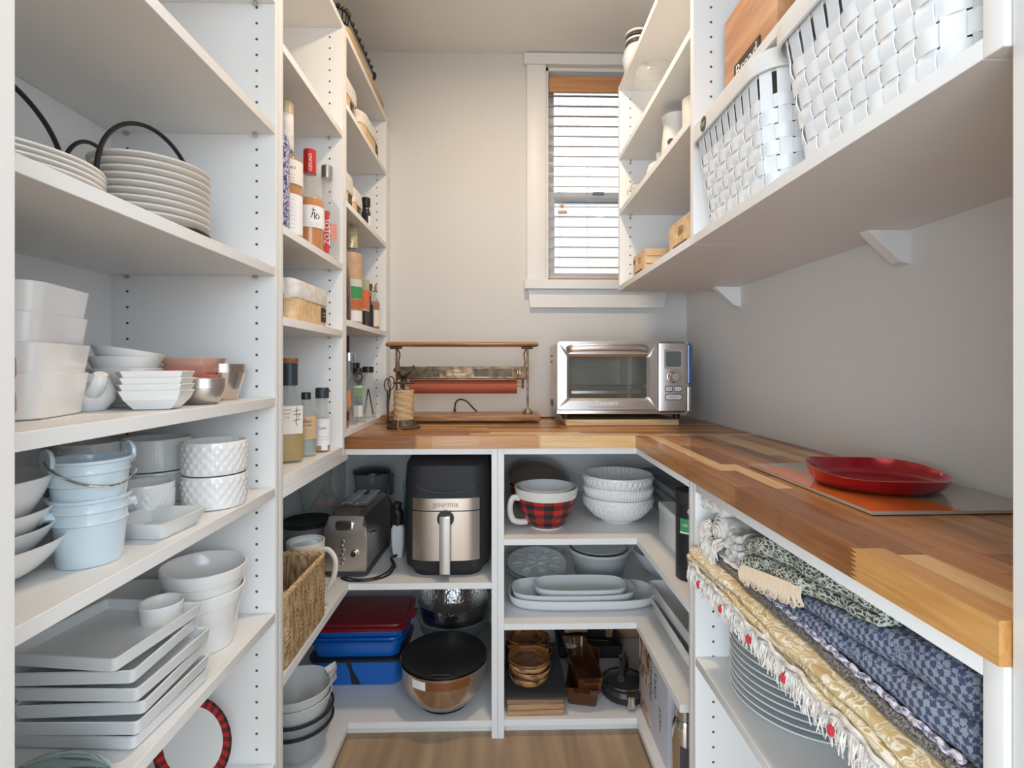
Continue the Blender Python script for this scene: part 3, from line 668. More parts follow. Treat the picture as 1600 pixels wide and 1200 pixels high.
# ---- shelf 6: plaid rimmed plate standing against the side panel
z6 = 0.30 + T + E
def plaid(name, base=(.55, .02, .02), scale=(14, 60)):
    if name in MATS: return MATS[name]
    m = bpy.data.materials.new(name); b = _bsdf(m); nt = m.node_tree; N = nt.nodes.new; L = nt.links.new
    tc = N('ShaderNodeTexCoord'); sp = N('ShaderNodeSeparateXYZ'); L(tc.outputs['UV'], sp.inputs[0]); outs = []; thin = []
    for ax, s in ((0, scale[0]), (1, scale[1])):
        mu = N('ShaderNodeMath'); mu.operation = 'MULTIPLY'; mu.inputs[1].default_value = s; L(sp.outputs[ax], mu.inputs[0])
        fr = N('ShaderNodeMath'); fr.operation = 'FRACT'; L(mu.outputs[0], fr.inputs[0])
        g = N('ShaderNodeMath'); g.operation = 'GREATER_THAN'; g.inputs[1].default_value = .5; L(fr.outputs[0], g.inputs[0]); outs.append(g)
        c = N('ShaderNodeMath'); c.operation = 'COMPARE'; c.inputs[1].default_value = .25; c.inputs[2].default_value = .03; L(fr.outputs[0], c.inputs[0]); thin.append(c)
    ad = N('ShaderNodeMath'); ad.operation = 'ADD'; L(outs[0].outputs[0], ad.inputs[0]); L(outs[1].outputs[0], ad.inputs[1])
    hf = N('ShaderNodeMath'); hf.operation = 'MULTIPLY'; hf.inputs[1].default_value = .5; L(ad.outputs[0], hf.inputs[0])
    cr = N('ShaderNodeValToRGB'); cr.color_ramp.interpolation = 'CONSTANT'; e = cr.color_ramp.elements
    e[0].color = (*base, 1); e[0].position = 0; e[1].color = (base[0] * .28, .02, .02, 1); e[1].position = .3; x = e.new(.8); x.color = (.012, .012, .014, 1)
    L(hf.outputs[0], cr.inputs[0]); L(cr.outputs[0], b.inputs['Base Color']); b.inputs['Roughness'].default_value = .25
    MATS[name] = m; return m
t = thing('plaid_plate', 'white plate with a red plaid rim standing against the side panel below', 'plate', (-0.595, 0.975, z6 + .002), rot=(radians(80), 0, radians(-8)))
t.location = (-0.590, 0.985, z6 + .0045)
b = MB().lathe([(0, 0), (.055, 0), (.060, .003), (.062, .006), (0, .005)], 56, c=(0, .082, 0)); b.build('plate', M_CER, t)
MB().lathe([(.0605, .0035), (.082, .009), (.082, .0105), (.0622, .0065)], 72, c=(0, .082, 0)).build('plaid_rim', plaid('red_tartan', scale=(28, 160)), t)
# ================================================================== BOTTLES
def amat(name, color, alpha, rough=.04):
    m = mat(name, color, rough, coat=.4); m.node_tree.nodes['Principled BSDF'].inputs['Alpha'].default_value = alpha; return m
M_AMBER = amat('amber_liquid', (.50, .16, .015), .93)
M_YEL = amat('pale_whisky', (.52, .32, .03), .9)
M_ORG = amat('orange_whisky', (.70, .24, .01), .93)
M_BROWNG = mat('brown_glass', (.09, .025, .012), .08, coat=.5)
M_CLEARB = amat('clear_bottle_glass', (.40, .45, .45), .20, .02)
M_DARKG = mat('dark_bottle_glass', (.02, .025, .035), .08, coat=.5)
def bottle(label, loc, h, r, neck, neck_h, cap_h, glass, cap, liquid=None, level=.7, label_m=None, lab=(.2, .6), shoulder=.12, square=False, face=-1.9, cap_r=None, group=None, span=1.25, name='bottle'):
    """round or squared bottle with glass body, liquid, cap and a wrapped paper label; h is the full height"""
    t = thing(name, label, 'bottle', loc, group=group); hb = h - cap_h - neck_h; sh = h * shoulder; g = .0022
    prof = [(0, .003), (r * .8, .003), (r * .9, 0), (r * .98, .002), (r, .008), (r, hb - sh), (r * .96, hb - sh * .72), (r * .80, hb - sh * .34), (neck + (r - neck) * .25, hb - sh * .06), (neck, hb + neck_h * .12), (neck, h - cap_h)]
    def body(pr, m, nm):
        b = MB()
        if square:
            rings = [rr(0, 0, 2 * q, 2 * q * (1 if q < r * .7 else .95), max(q * .35, q - (r - .008) if q > r * .9 else q * .98), z, 4) for q, z in pr if q > 0]
            b.loft(rings, True, True); b.xform(Matrix.Rotation(face + pi / 2, 4, 'Z'))
        else: b.lathe(pr + [(0, pr[-1][1])], 36)
        return b.build(nm, m, t)
    body(prof, glass if glass in (M_BROWNG, M_DARKG) else M_CLEARB if liquid else glass, 'glass_body')
    if liquid:
        zl = hb * level; q = r - g * .8
        body([(q * .97, .005), (q, .010), (q, min(zl, hb - sh)), ] + ([(q * .93, min(zl, hb - sh * .6))] if zl > hb - sh else []), liquid, 'liquid')
    cr_ = cap_r or neck * 1.12
    MB().lathe([(0, h), (cr_ * .93, h), (cr_, h - .0015), (cr_, h - cap_h), (neck * .98, h - cap_h - .0005), (0, h - cap_h - .0005)], 28).build('cap', cap, t)
    if label_m:
        z0, z1 = hb * lab[0], hb * lab[1]; n = 14; R = r + .0006
        b = MB()
        if square: b.box(-r * .88, r * .88, -r * .95 - .0012, -r * .95 - .0004, z0, z1); b.xform(Matrix.Rotation(face + pi / 2, 4, 'Z'))
        else: b.loft([[(R * cos(face - span + 2 * span * k / n), R * sin(face - span + 2 * span * k / n), z) for k in range(n + 1)] for z in (z0, z1)], closed=False)
        b.build('paper_label', label_m, t, fix=False)
    return t
def toward_cam(x, y): return atan2(-y, -x)
def scribble(t, r, face, z0, z1, m, w=.0006, rows=4, half=.6, seed=1, vertical=False):
    rg = random.Random(seed); L = []
    for k in range(rows):
        z = z1 - (z1 - z0) * (k + .5) / rows; x = -r * half
        while x < r * half:
            s = rg.uniform(.0015, .005); L.append([(x, z), (min(x + s, r * half), z)]); x += s + .0012
    ink(L, on_cyl(r + .0011, face, 0), m, t, w)

zA = 1.404 + T + E; zB = 1.211 + T + E; zC = 0.892 + E
M_REDCAP = mat('red_cap', (.50, .02, .015), .3, coat=.4); M_FOIL = noise_mat('gold_foil', (.50, .42, .24), (.66, .58, .38), 60, .35, metal=.5)
M_BCAP = mat('blue_grey_cap', (.03, .045, .06), .4)
# middle unit, upper shelf
x, y = -0.502, 1.137
t = thing('gift_tube', 'slim blue and violet printed tube bottle nearest the left panel', 'bottle', (x, y, zA))
MB().lathe([(0, 0), (.034, 0), (.036, .002), (.036, .185), (.034, .205), (.020, .216), (0, .218)], 40).build('printed_body', noise_mat('blue_violet_print', (.03, .04, .16), (.55, .50, .70), 170, .25, detail=5, coat=.5, lo=.42, hi=.62), t)
x, y = -0.511, 1.232; f_ = toward_cam(x, y)
t = bottle('tall amber whisky bottle with cream neck foil and two white labels', (x, y, zA), .330, .0385, .0155, .085, .030, M_CLEARB, M_FOIL, M_ORG, .96, M_PAPER, (.60, .86), face=f_)
MB().lathe([(.0162, .215), (.0172, .218), (.0168, .30), (.0160, .302)], 28).build('neck_foil', M_CLOTHW, t)
b = MB(); R = .0392; b.loft([[(R * cos(f_ - 1.2 + 2.4 * k / 14), R * sin(f_ - 1.2 + 2.4 * k / 14), z) for k in range(15)] for z in (.012, .105)], closed=False); b.build('paper_label', M_PAPERW, t, fix=False)
lettering('THE HAKU', .009, on_cyl(.0396, f_, .165), M_INK, t); scribble(t, .0392, f_, .13, .152, M_INK, rows=3, half=.5); scribble(t, .0392, f_, .02, .095, M_INK, .0004, 8, .6, 3)
x, y = -0.500, 1.355; f_ = toward_cam(x, y)
t = bottle('amber whisky bottle with a red cap and brush lettering on its label', (x, y, zA), .268, .0355, .0145, .050, .062, M_CLEARB, M_REDCAP, M_ORG, .95, M_PAPERW, (.38, .74), face=f_ + .25)
lettering('OZONO', .012, on_cyl(.0167, f_ + .1, .232), M_PAPERW, t, rot=pi / 2)
ink([[(-.006, .012), (.004, .012)], [(-.002, .018), (-.004, .002), (-.008, -.008)], [(-.006, .002), (.008, .003), (.003, -.004), (.006, -.010)], [(.000, .006), (.001, -.012)], [(.010, .000), (.014, -.004), (.010, -.010)]], on_cyl(.0366, f_ + .3, .092), M_INK, t, .0022, 'brush_lettering')
scribble(t, .0358, f_ + .3, .062, .072, M_INK, .0005, 2, .4, 5)
x, y = -0.486, 1.446; f_ = toward_cam(x, y)
t = bottle('clear bottle with a vertical red strip label beside the side panel', (x, y, zA), .262, .0345, .0135, .060, .035, M_CLEARB, mat('silver_cap', (.5, .5, .5), .3, metal=1), None, face=f_)
b = MB(); R = .0351; b.loft([[(R * cos(f_ - .25 + .42 * k / 6), R * sin(f_ - .25 + .42 * k / 6), z) for k in range(7)] for z in (.012, .128)], closed=False); b.build('red_label', M_REDINK, t, fix=False)
lettering('SOTOZ', .021, on_cyl(.0357, f_ - .03, .070), M_PAPERW, t, rot=-pi / 2)
b = MB(); b.loft([[(R * cos(f_ + .3 + .5 * k / 6), R * sin(f_ + .3 + .5 * k / 6), z) for k in range(7)] for z in (.05, .095)], closed=False); b.build('pink_label', mat('pink_print', (.65, .25, .20), .6), t, fix=False)

# lined slatted boxes
def lined_box(label, loc, w, d, hz, cloth, group, tagx, tag_h=.5, far=False, round_r=.03):
    """small slatted wooden box with a cotton lining folded over its rim; w along X, d along Y; the tag faces the aisle"""
    t = thing('lined_crate', label, 'crate', loc, group=group)
    b = MB(); n = 5
    ring0 = rr(0, 0, w - .006, d - .006, round_r, .002, n)
    b.loft([rr(0, 0, w - .006, d - .006, round_r, z, n) for z in (.002, hz - .003)] + [rr(0, 0, w - .012, d - .012, round_r, z, n) for z in (hz - .003, .006)], True, True); b.build('inner_shell', M_BAMBOO, t)
    ns_ = max(3, int(d / .030)); pitch = (d - 2 * round_r) / ns_
    for k in range(ns_):
        y0 = -d / 2 + round_r + k * pitch
        MB().box(w / 2 - .003, w / 2, y0 + .0006, y0 + pitch - .0006, 0, hz, bev=.0008).build('slat', M_BAMBOO, t)
    for s in (-1, 1):
        y0 = s * (d / 2 - round_r); b = MB()
        b.loft([[(w / 2 - round_r + (round_r - q) * cos(a), y0 + s * (round_r - q) * sin(a), z) for a in [pi / 2 * j / 6 for j in range(7)]] for (q, z) in ((.003, 0), (0, 0), (0, hz), (.003, hz), (.003, 0))], closed=False); b.build('slat', M_BAMBOO, t)
    b = MB().box(-w / 2 + round_r, w / 2 - round_r, -d / 2, -d / 2 + .003, 0, hz, bev=.0008); b.build('slat', M_BAMBOO, t)
    wob = lambda R_, z, s: [(x * (1 + .012 * sin(i * 1.3 + s)), y * (1 + .008 * sin(i * 1.9 + s)), z + .002 * sin(i * .9 + s)) for i, (x, y, _) in enumerate(R_)]
    b = MB(); b.loft([wob(rr(0, 0, w + .003, d + .003, round_r, 0, n), hz - .012, 1), wob(rr(0, 0, w + .007, d + .007, round_r, 0, n), hz, 2), wob(rr(0, 0, w + .002, d + .002, round_r, 0, n), hz + cloth, 3),
                      wob(rr(0, 0, w - .010, d - .010, round_r, 0, n), hz + cloth - .003, 3), rr(0, 0, w - .018, d - .018, round_r, hz - .02, n)], False, True); b.build('cloth_lining', M_CLOTHW, t)
    MB().box(w / 2 + .0006, w / 2 + .0022, tagx - .016, tagx + .016, hz * .18, hz * .75, bev=.0006).build('chalk_tag', M_BLKM, t)
    ink([[(-.010, .004), (-.002, .005), (.006, .003), (.010, .004)], [(-.009, -.004), (.002, -.003), (.009, -.005)]], on_side(w / 2 + .0024, tagx, hz * .47), M_PAPERW, t, .0012, 'chalk_writing')
    return t
lined_box('cotton-lined wooden box beside the left panel, mostly hidden by it', (-0.560, 1.130, zB), .15, .070, .066, .030, 'lined wooden boxes', .005, round_r=.015)
lined_box('long cotton-lined slatted wooden box with a chalk tag, on the middle unit', (-0.553, 1.300, zB), .165, .225, .066, .032, 'lined wooden boxes', .070)
# middle unit, lowest shelf
x, y = -0.545, 1.185
bottle('dark square bottle with a black stopper, mostly behind the left panel', (x, y, zC), .246, .026, .012, .055, .05, M_DARKG, M_BLK, None, face=toward_cam(x, y), square=True)
x, y = -0.515, 1.262; f_ = toward_cam(x, y)
t = bottle('square whisky bottle with a dark sleeve, wooden stopper and brush-lettered label', (x, y, zC), .240, .0290, .0150, .030, .054, M_CLEARB, M_BCAP, M_YEL, .72, M_PAPER, (.45, .88), square=True, face=f_ + .15, cap_r=.0190)
MB().lathe([(0, .2405), (.0195, .2405), (.0200, .242), (.0200, .250), (.019, .252), (0, .252)], 28).build('wooden_stopper', noise_mat('cork_wood', (.28, .09, .035), (.38, .14, .06), 60, .6), t)
F = Matrix.Rotation(f_ + .15 + pi / 2, 4, 'Z')
fr = lambda u, w_: tuple(F @ Vector((u, -.029 * .95 - .0016, w_)))
ink([[(.004, .124), (.020, .128)], [(.012, .134), (.011, .112)], [(.004, .116), (.020, .118), (.014, .110)], [(.012, .110), (.010, .098), (.013, .090)], [(.004, .102), (.020, .105)]], fr, M_INK, t, .0014, 'brush_lettering')
lettering('SUNTORY', .0055, lambda u, w_: fr(u - .009, w_ + .128), M_INK, t, sx=.8); lettering('WHISKY', .0055, lambda u, w_: fr(u - .009, w_ + .119), M_INK, t, sx=.8); lettering('TOKI', .0055, lambda u, w_: fr(u - .009, w_ + .110), M_INK, t, sx=.8)
x, y = -0.505, 1.342; f_ = toward_cam(x, y)
t = bottle('low clear bottle with a beige script label between two taller bottles', (x, y, zC), .165, .0265, .0105, .020, .018, M_CLEARB, mat('black_cap', (.02, .02, .02), .4), amat('grey_liquid', (.50, .53, .50), .6), .5, mat('kraft_label', (.62, .43, .26), .7), (.36, .82), shoulder=.2, face=f_)
lettering('Glen', .014, on_cyl(.0275, f_, .092), M_INK, t); lettering('Turner', .010, on_cyl(.0275, f_, .082), M_INK, t); scribble(t, .0268, f_, .05, .074, M_INK, .0004, 4, .7, 7)
x, y = -0.488, 1.413; f_ = toward_cam(x, y)
t = bottle('small round bottle with a broad black cap and white script label', (x, y, zC), .174, .0215, .0140, .045, .028, M_CLEARB, M_BCAP, amat('honey_liquid', (.75, .30, .01), .93), .97, M_PAPERW, (.18, .90), shoulder=.10, face=f_, cap_r=.0178)
lettering('Cask', .011, on_cyl(.0224, f_, .066), M_INK, t); scribble(t, .0218, f_, .030, .045, M_INK, .0006, 2, .8, 11); scribble(t, .0218, f_, .078, .090, M_INK, .0004, 2, .5, 12)
MB().box(-.008, .008, -.0235, -.0225, .006, .022).xform(Matrix.Rotation(f_ + pi / 2 + .25, 4, 'Z')).build('price_sticker', M_PAPERW, t, smooth=False)

# ---- far unit
zD = 2.124 + E; zE = 1.89 + T + E; zF = 1.60 + T + E; zG = 1.246 + T + E; zH = 0.9155 + T + E
tr = thing('serving_tray', 'tan wooden tray on top of the far left unit', 'tray', (-0.600, 1.80, zD))
rect_dish(MB(), .285, .50, .030, .008, .97, .03, n=5).build('tray_body', noise_mat('tan_tray_wood', (.42, .29, .15), (.56, .42, .24), (30, 5, 30), .5), tr)
wbk = thing('wire_basket', 'black bumpy wire basket lying in the tan tray above the far unit', 'basket', (-0.595, 1.78, zD + .0095))
b = MB()
for z, g in ((.002, .90), (.03, .94), (.06, .97), (.09, 1.0)):
    b.tube([(x * g, y * g, z) for x, y, _ in rr(0, 0, .235, .42, .05, 0, 5)], .003, 6, closed=True)
for p, q in zip(rr(0, 0, .235 * .9, .42 * .9, .045, .002, 5), rr(0, 0, .235, .42, .05, .09, 5)): b.tube([p, q], .002, 5)
for k in range(9): b.tube([(-.10, -.17 + k * .042, .002), (.10, -.17 + k * .042, .002)], .002, 5)
b.build('wire_frame', M_WIRE, wbk)
b = MB(); rg = random.Random(3)
for x, y, _ in rr(0, 0, .240, .425, .05, 0, 5)[::1] + [(0.119, -.16 + .04 * k, 0) for k in range(9)]:
    b.lathe([(0, -.007), (.005, -.005), (.007, 0), (.005, .005), (0, .007)], 8, (x, y, .094 + rg.uniform(-.002, .002)))
tag(b.build('bead_rim', M_IRON, wbk), kind='stuff')
MB().loft([rr(0, 0, .18, .36, .05, z, 4) for z in (.006, .07)] + [rr(0, 0, .14, .30, .05, .085, 4)], True, True).build('grey_contents', noise_mat('grey_cloth', (.08, .08, .09), (.30, .30, .32), 40, .9), wbk)
lined_box('cotton-lined wooden box, left of the two on the top shelf of the far unit', (-0.540, 1.625, zE), .13, .145, .072, .040, 'lined boxes on the far unit', .020, round_r=.012)
lined_box('round-ended cotton-lined wooden box, right on the top shelf of the far unit', (-0.530, 1.855, zE), .13, .225, .058, .030, 'lined boxes on the far unit', .075, round_r=.045)
lined_box('cotton-lined wooden box, left on the second shelf of the far unit', (-0.540, 1.605, zF), .13, .110, .062, .045, 'lined boxes on the second shelf', .020, round_r=.012)
lined_box('cotton-lined wooden box, right on the second shelf of the far unit', (-0.540, 1.720, zF), .13, .095, .052, .036, 'lined boxes on the second shelf', .005, round_r=.012)
x, y = -0.486, 1.862
t = bottle('small dark spice bottle with a black cap beside the lined boxes', (x, y, zF), .114, .0165, .0120, .012, .030, M_DARKG, M_BLK, None, .5, M_PAPERW, (.08, .65), face=toward_cam(x, y) + 1.0, span=.5, cap_r=.0155)
bottle('dark spice bottle half hidden behind the lined boxes', (-0.555, 1.80, zF), .125, .018, .0120, .015, .030, M_DARKG, M_BLK, None)
# bottle shelf of the far unit
x, y = -0.500, 1.590
bottle('tall bottle with cream foil neck right behind the panel of the middle unit', (-0.550, 1.800, zG), .326, .034, .0145, .10, .070, M_DARKG, M_FOIL, None, cap_r=.0155)
x, y = -0.505, 1.640
M_CARD = noise_mat('tan_card_wrap', (.50, .30, .18), (.60, .40, .26), 20, .6)
t = thing('bottle', 'tan-wrapped tall bottle with a ringed cream foil neck beside the brown jug', 'bottle', (-0.501, 1.735, zG))
MB().lathe([(0, 0), (.034, 0), (.035, .002), (.035, .232), (.033, .238), (.014, .240), (0, .240)], 36).build('tan_wrap', M_CARD, t)
MB().lathe([(.013, .2405), (.0145, .245), (.0145, .256), (0, .256)], 24).build('glass_neck', M_CLEARB, t)
MB().lathe([(0, .2565), (.0190, .2565), (.0195, .262), (.0190, .323), (.017, .326), (0, .326)], 28).build('foil_cap', M_FOIL, t)
for k in range(3): MB().lathe([(.0192, .300 - k * .012), (.0202, .298 - k * .012), (.0192, .296 - k * .012)], 24).build('foil_ring', M_FOIL, t)
t = thing('jug_bottle', 'bulging dark brown bottle with a yellow cord round its neck', 'bottle', (-0.503, 1.582, zG))
MB().lathe([(0, 0), (.040, 0), (.043, .004), (.044, .05), (.041, .13), (.033, .178), (.018, .205), (.0135, .215), (.013, .25), (0, .25)], 36).build('glass_body', M_BROWNG, t)
MB().tube([(.022 * cos(a) - .000, .022 * sin(a), .196 - .012 * (1 - cos(a + 2.3))) for a in [2 * pi * k / 24 for k in range(24)]], .0042, 8, closed=True).build('yellow_cord', mat('yellow_cord', (.72, .42, .06), .6), t)
MB().lathe([(0, .2505), (.0145, .2505), (.0145, .273), (0, .275)], 20).build('cap', M_FOIL, t)
t = [o for o in COL.objects if o.get('label', '').startswith('tan-wrapped')][0]
f_ = toward_cam(-.501, 1.735)
for z0, z1, m in ((.085, .125, mat('green_leaf_print', (.05, .30, .10), .6)), (.125, .15, mat('pale_print', (.6, .62, .52), .6)), (.010, .045, M_PAPERW), (.05, .082, mat('burnt_orange_print', (.50, .15, .04), .6))):
    b = MB(); R = .0354; b.loft([[(R * cos(f_ - .9 + 2.2 * k / 10), R * sin(f_ - .9 + 2.2 * k / 10), z) for k in range(11)] for z in (z0, z1)], closed=False); b.build('printed_band', m, t, fix=False)
t = thing('orange_carton', 'square carton with an orange panel standing between dark bottles', 'carton', (-0.492, 1.825, zG))
MB().box(-.022, .022, -.024, .024, 0, .168, bev=.001).build('box', mat('pale_grey_card', (.50, .50, .42), .6), t)
MB().box(.0221, .0226, -.0235, .0235, .062, .128).box(-.0215, .0215, -.0246, -.0241, .062, .128).build('orange_panel', mat('bright_orange_card', (.80, .17, .05), .6), t, smooth=False)
MB().box(.0221, .0226, -.0235, .0235, .0, .055).box(-.0215, .0215, -.0246, -.0241, 0, .055).build('black_panel', M_BLKM, t, smooth=False)
MB().box(-.0215, .0215, -.0246, -.0241, .130, .165).build('green_panel', mat('sage_card', (.38, .45, .28), .6), t, smooth=False)
lettering('802', .020, on_front(-.0248, 0, .028), M_PAPERW, t, rot=pi / 2)
bottle('slim black bottle between the orange carton and the metal-capped bottle', (-0.484, 1.893, zG), .135, .0180, .0085, .020, .018, M_DARKG, mat('orange_brown_cap', (.45, .18, .05), .4), None)
x, y = -0.485, 1.958
t = bottle('clear and amber bottle with a bronze metal cap at the end of the shelf', (x, y, zG), .172, .0255, .0120, .028, .026, M_CLEARB, mat('bronze_cap', (.42, .36, .24), .3, metal=.8), M_AMBER, .95, M_PAPER, (.1, .62), face=toward_cam(x, y), cap_r=.0150)
bottle('dark bottle at the back of the far bottle shelf', (-0.660, 1.88, zG), .20, .028, .0110, .05, .03, M_DARKG, M_BLK, None)
# lowest shelf of the far unit
x, y = -0.498, 1.582; f_ = toward_cam(x, y)
t = bottle('dark bottle with a copper printed neck sleeve beside the middle unit', (-0.545, 1.640, zH), .300, .032, .0150, .110, .035, M_CLEARB, M_BCAP, None, face=f_)
MB().lathe([(.0156, .185), (.0162, .187), (.0162, .262), (.0156, .263)], 24).build('neck_sleeve', noise_mat('copper_sleeve', (.45, .20, .12), (.75, .52, .38), 60, .4, metal=.3), t)
MB().lathe([(.0164, .188), (.0168, .190), (.0168, .205), (.0164, .206)], 24).build('sleeve_band', M_INK, t)
lettering('GU', .013, on_cyl(.0171, toward_cam(-.545, 1.64), .197), M_PAPERW, t)
t = bottle('squat brown bottle with a black-lettered label beside the middle unit', (-0.495, 1.582, zH), .165, .030, .014, .03, .02, M_CLEARB, M_BLK, M_AMBER, .45, M_INK, (.22, .46), face=f_, shoulder=.3)
lettering('AT', .015, on_cyl(.0312, f_ + .2, .046), M_PAPERW, t)
x, y = -0.497, 1.690; f_ = toward_cam(x, y)
t = bottle('tapered clear bottle with a silver cap and orange flame label', (x, y, zH), .236, .0300, .0135, .045, .028, M_CLEARB, mat('satin_silver', (.62, .62, .63), .25, metal=1), None, face=f_, shoulder=.35, cap_r=.0215)
ink([[(0, .012), (.002, .030)], [(0, .02), (0, .06)], [(-.004, .012), (-.003, .036)]], on_cyl(.0308, f_, .05), mat('orange_ink', (.72, .25, .05), .5), t, .010, 'flame_print')
ink([[(-.006, 0), (.008, .001)], [(-.006, .01), (.008, .011)], [(-.006, .020), (.008, .021)]], on_cyl(.0308, f_, .022), mat('rust_ink', (.45, .12, .05), .5), t, .006, 'label_print')
x, y = -0.490, 1.775; f_ = toward_cam(x, y)
t = bottle('clear square bottle with green and cream labels and a metal medallion', (x, y, zH), .185, .0290, .0125, .03, .022, M_CLEARB, M_BLK, None, face=f_, square=True)
F2 = Matrix.Rotation(f_ + pi / 2, 4, 'Z')
for z0, z1, m in ((.088, .118, mat('green_label', (.20, .34, .10), .6)), (.118, .125, mat('pale_print', (.6, .62, .52), .6)), (.02, .058, M_PAPER)):
    MB().box(-.014, .014, -.0290, -.0284, z0, z1).xform(F2).build('paper_label', m, t, smooth=False)
b = MB(); b.tube([(0.013 * cos(a), -.0165 - .001, .155 + .016 * sin(a)) for a in [2 * pi * k / 20 for k in range(20)]], .0028, 8, closed=True); b.xform(F2); b.build('metal_medallion', M_IRON, t)
bottle('tall clear bottle with a long black cap behind the square bottle', (-0.556, 1.842, zH), .300, .0300, .0135, .075, .062, M_CLEARB, M_BLK, None, cap_r=.0160)
t = bottle('clear flask with black straps at the right end of the lowest shelf', (-0.489, 1.903, zH), .190, .0300, .0150, .02, .022, M_CLEARB, M_BLK, None, shoulder=.3, cap_r=.020)
for a in (-.5, .6):
    b = MB(); pts = [(.0308 * cos(f_ + a * (1 - k / 8)) , .0308 * sin(f_ + a * (1 - k / 8)), .015 + .095 * k / 8) for k in range(9)]; b.tube(pts, .0022, 6); b.build('black_strap', M_BLKM, t)
bottle('dark short bottle standing at the very end by the side panel', (-0.560, 1.985, zH), .205, .0300, .0150, .03, .03, M_DARKG, M_BLK, None, cap_r=.018)
# ================================================================== ON THE BACK WORKTOP
zW = ZT + .0006
# paper roll holder
BX0, BX1, BY0, BY1 = -0.440, 0.148, 1.885, 2.035
pr_ = thing('paper_roll_holder', 'antique oak and iron paper roll holder standing under the wall by the window', 'paper cutter', ((BX0 + BX1) / 2, (BY0 + BY1) / 2, zW))
hwid = (BX1 - BX0) / 2; hd = (BY1 - BY0) / 2
MB().box(-hwid, hwid, -hd, hd, .008, .030, bev=.003).build('base_board', M_OAK, pr_)
for x in (-hwid + .04, hwid - .04):
    MB().box(x - .02, x + .02, -hd + .012, hd - .012, 0, .008).build('foot', M_BLKM, pr_, smooth=False)
for s in (-1, 1):
    x = s * .250
    MB().tube([(x, .0, .030), (x, .0, .288)], .0042, 10).build('post', M_BRASSY, pr_)
    MB().lathe([(0, 0), (.020, 0), (.021, .006), (.014, .013), (.009, .018), (0, .019)], 24, (x, 0, .0302)).build('post_knob', mat('worn_nickel', (.55, .50, .42), .3, metal=1), pr_)
    MB().tube(bez([(x - s * .006, -.004, .275), (x - s * .015, -.010, .255), (x - s * .011, -.012, .225), (x - s * .016, -.008, .190)], 6), .0042, 8, flat=.5).build('spring', M_BRASSY, pr_)
    MB().box(x - .024, x + .020, -.012, .012, .276, .2838, bev=.002).build('bar_bracket', M_IRON, pr_)
b = MB(); b.loft([[(x, .016 * g * cos(a), .2935 + .0095 * g * sin(a)) for a in [2 * pi * k / 16 for k in range(16)]] for x, g in ((-.2915, .3), (-.289, .8), (-.28, 1), (.28, 1), (.289, .8), (.2915, .3))], True, True)
b.build('top_bar', M_OAK, pr_)
# cutter bar with cast panels
MB().box(-.245, .245, -.020, -.008, .163, .209, bev=.002).build('cutter_bar', M_BRASSY, pr_)
for xa, xb in ((-.238, -.085), (.045, .190)): MB().box(xa, xb, -.0215, -.0195, .171, .201).build('sunken_panel', noise_mat('dark_bronze', (.07, .055, .04), (.16, .12, .08), 50, .5, metal=.6), pr_, smooth=False)
for x, w_ in ((-.02, .052), (.215, .020)):
    b = MB(); ring = oval_ring(w_ * 2, .032, 0, 32, 2.6); b.tube([(x + p[0], -.0215, .186 + p[1]) for p in ring], .0016, 6, closed=True); b.build('cast_frame', M_BRASSY, pr_)
M_CAST = mat('raised_bronze', (.60, .42, .26), .4, metal=.7)
lettering('1953', .012, on_front(-.0205, -.02, .192), M_CAST, pr_); lettering('PAT PENDING', .011, on_front(-.0205, -.02, .180), M_CAST, pr_); lettering('15', .018, on_front(-.0205, .215, .186), M_CAST, pr_)
MB().box(-.242, .242, -.022, -.006, .1575, .1628, bev=.001).build('cutting_edge', M_OAK, pr_)
MB().tube([(-.226, .012, .140), (.226, .012, .140)], .008, 14).build('dowel', M_BAMBOO, pr_)
MB().tube([(-.20, .012, .133), (.209, .012, .133)], .0275, 36).build('paper_roll', noise_mat('rust_red_paper', (.36, .08, .04), (.44, .11, .055), (3, 40, 40), .75), pr_)
for s in (-1, 1): MB().box(s * .232 - .004, s * .232 + .004, .0, .022, .125, .160, bev=.001).build('roll_hanger', M_IRON, pr_)

# twine stand
sp = thing('twine_stand', 'cast iron twine stand with a bird on top, wound with natural twine', 'twine holder', (-0.330, 1.755, zW))
MB().lathe([(0, 0), (.0555, 0), (.0575, .003), (.056, .006), (.047, .010), (.040, .022), (.036, .027), (0, .028)], 40).build('base', M_IRON, sp)
b = MB(); prof = [(0, .028), (.033, .028)] + [(.0335 + .0010 * (k % 2), .030 + .0011 * k) for k in range(90)] + [(.033, .130), (0, .130)]
b.lathe(prof, 36, fn=lambda a, r, z: r + (.0012 * sin(3 * a + z * 300) * (r > .03)), uvs=False); b.build('twine', noise_mat('jute_twine', (.52, .34, .18), (.74, .55, .34), (40, 40, 500), .85, bump=.5), sp)
MB().tube([(0, 0, .129), (0, 0, .152)], .004, 8).build('rod', M_IRON, sp)
MB().lathe([(0, .152), (.034, .150), (.037, .153), (.034, .156), (.012, .158), (.008, .168), (.014, .172), (0, .176)], 32).build('cutter_disc', M_IRON, sp)
b = MB(); b.tube(bez([(-.034, 0, .192), (-.026, 0, .198), (-.014, 0, .190), (.000, 0, .184), (.014, 0, .188), (.026, 0, .202), (.036, 0, .214)], 4),
                 [.002, .004, .006, .008, .0085, .007, .007, .009, .011, .012, .013, .013, .013, .012, .011, .009, .0075, .006, .005, .005, .0045, .0045, .004, .003, .002], 12)
b.build('bird', M_IRON, sp)
MB().tube([(-.004, 0, .174), (-.004, 0, .182)], .004, 8).build('bird_leg', M_IRON, sp)
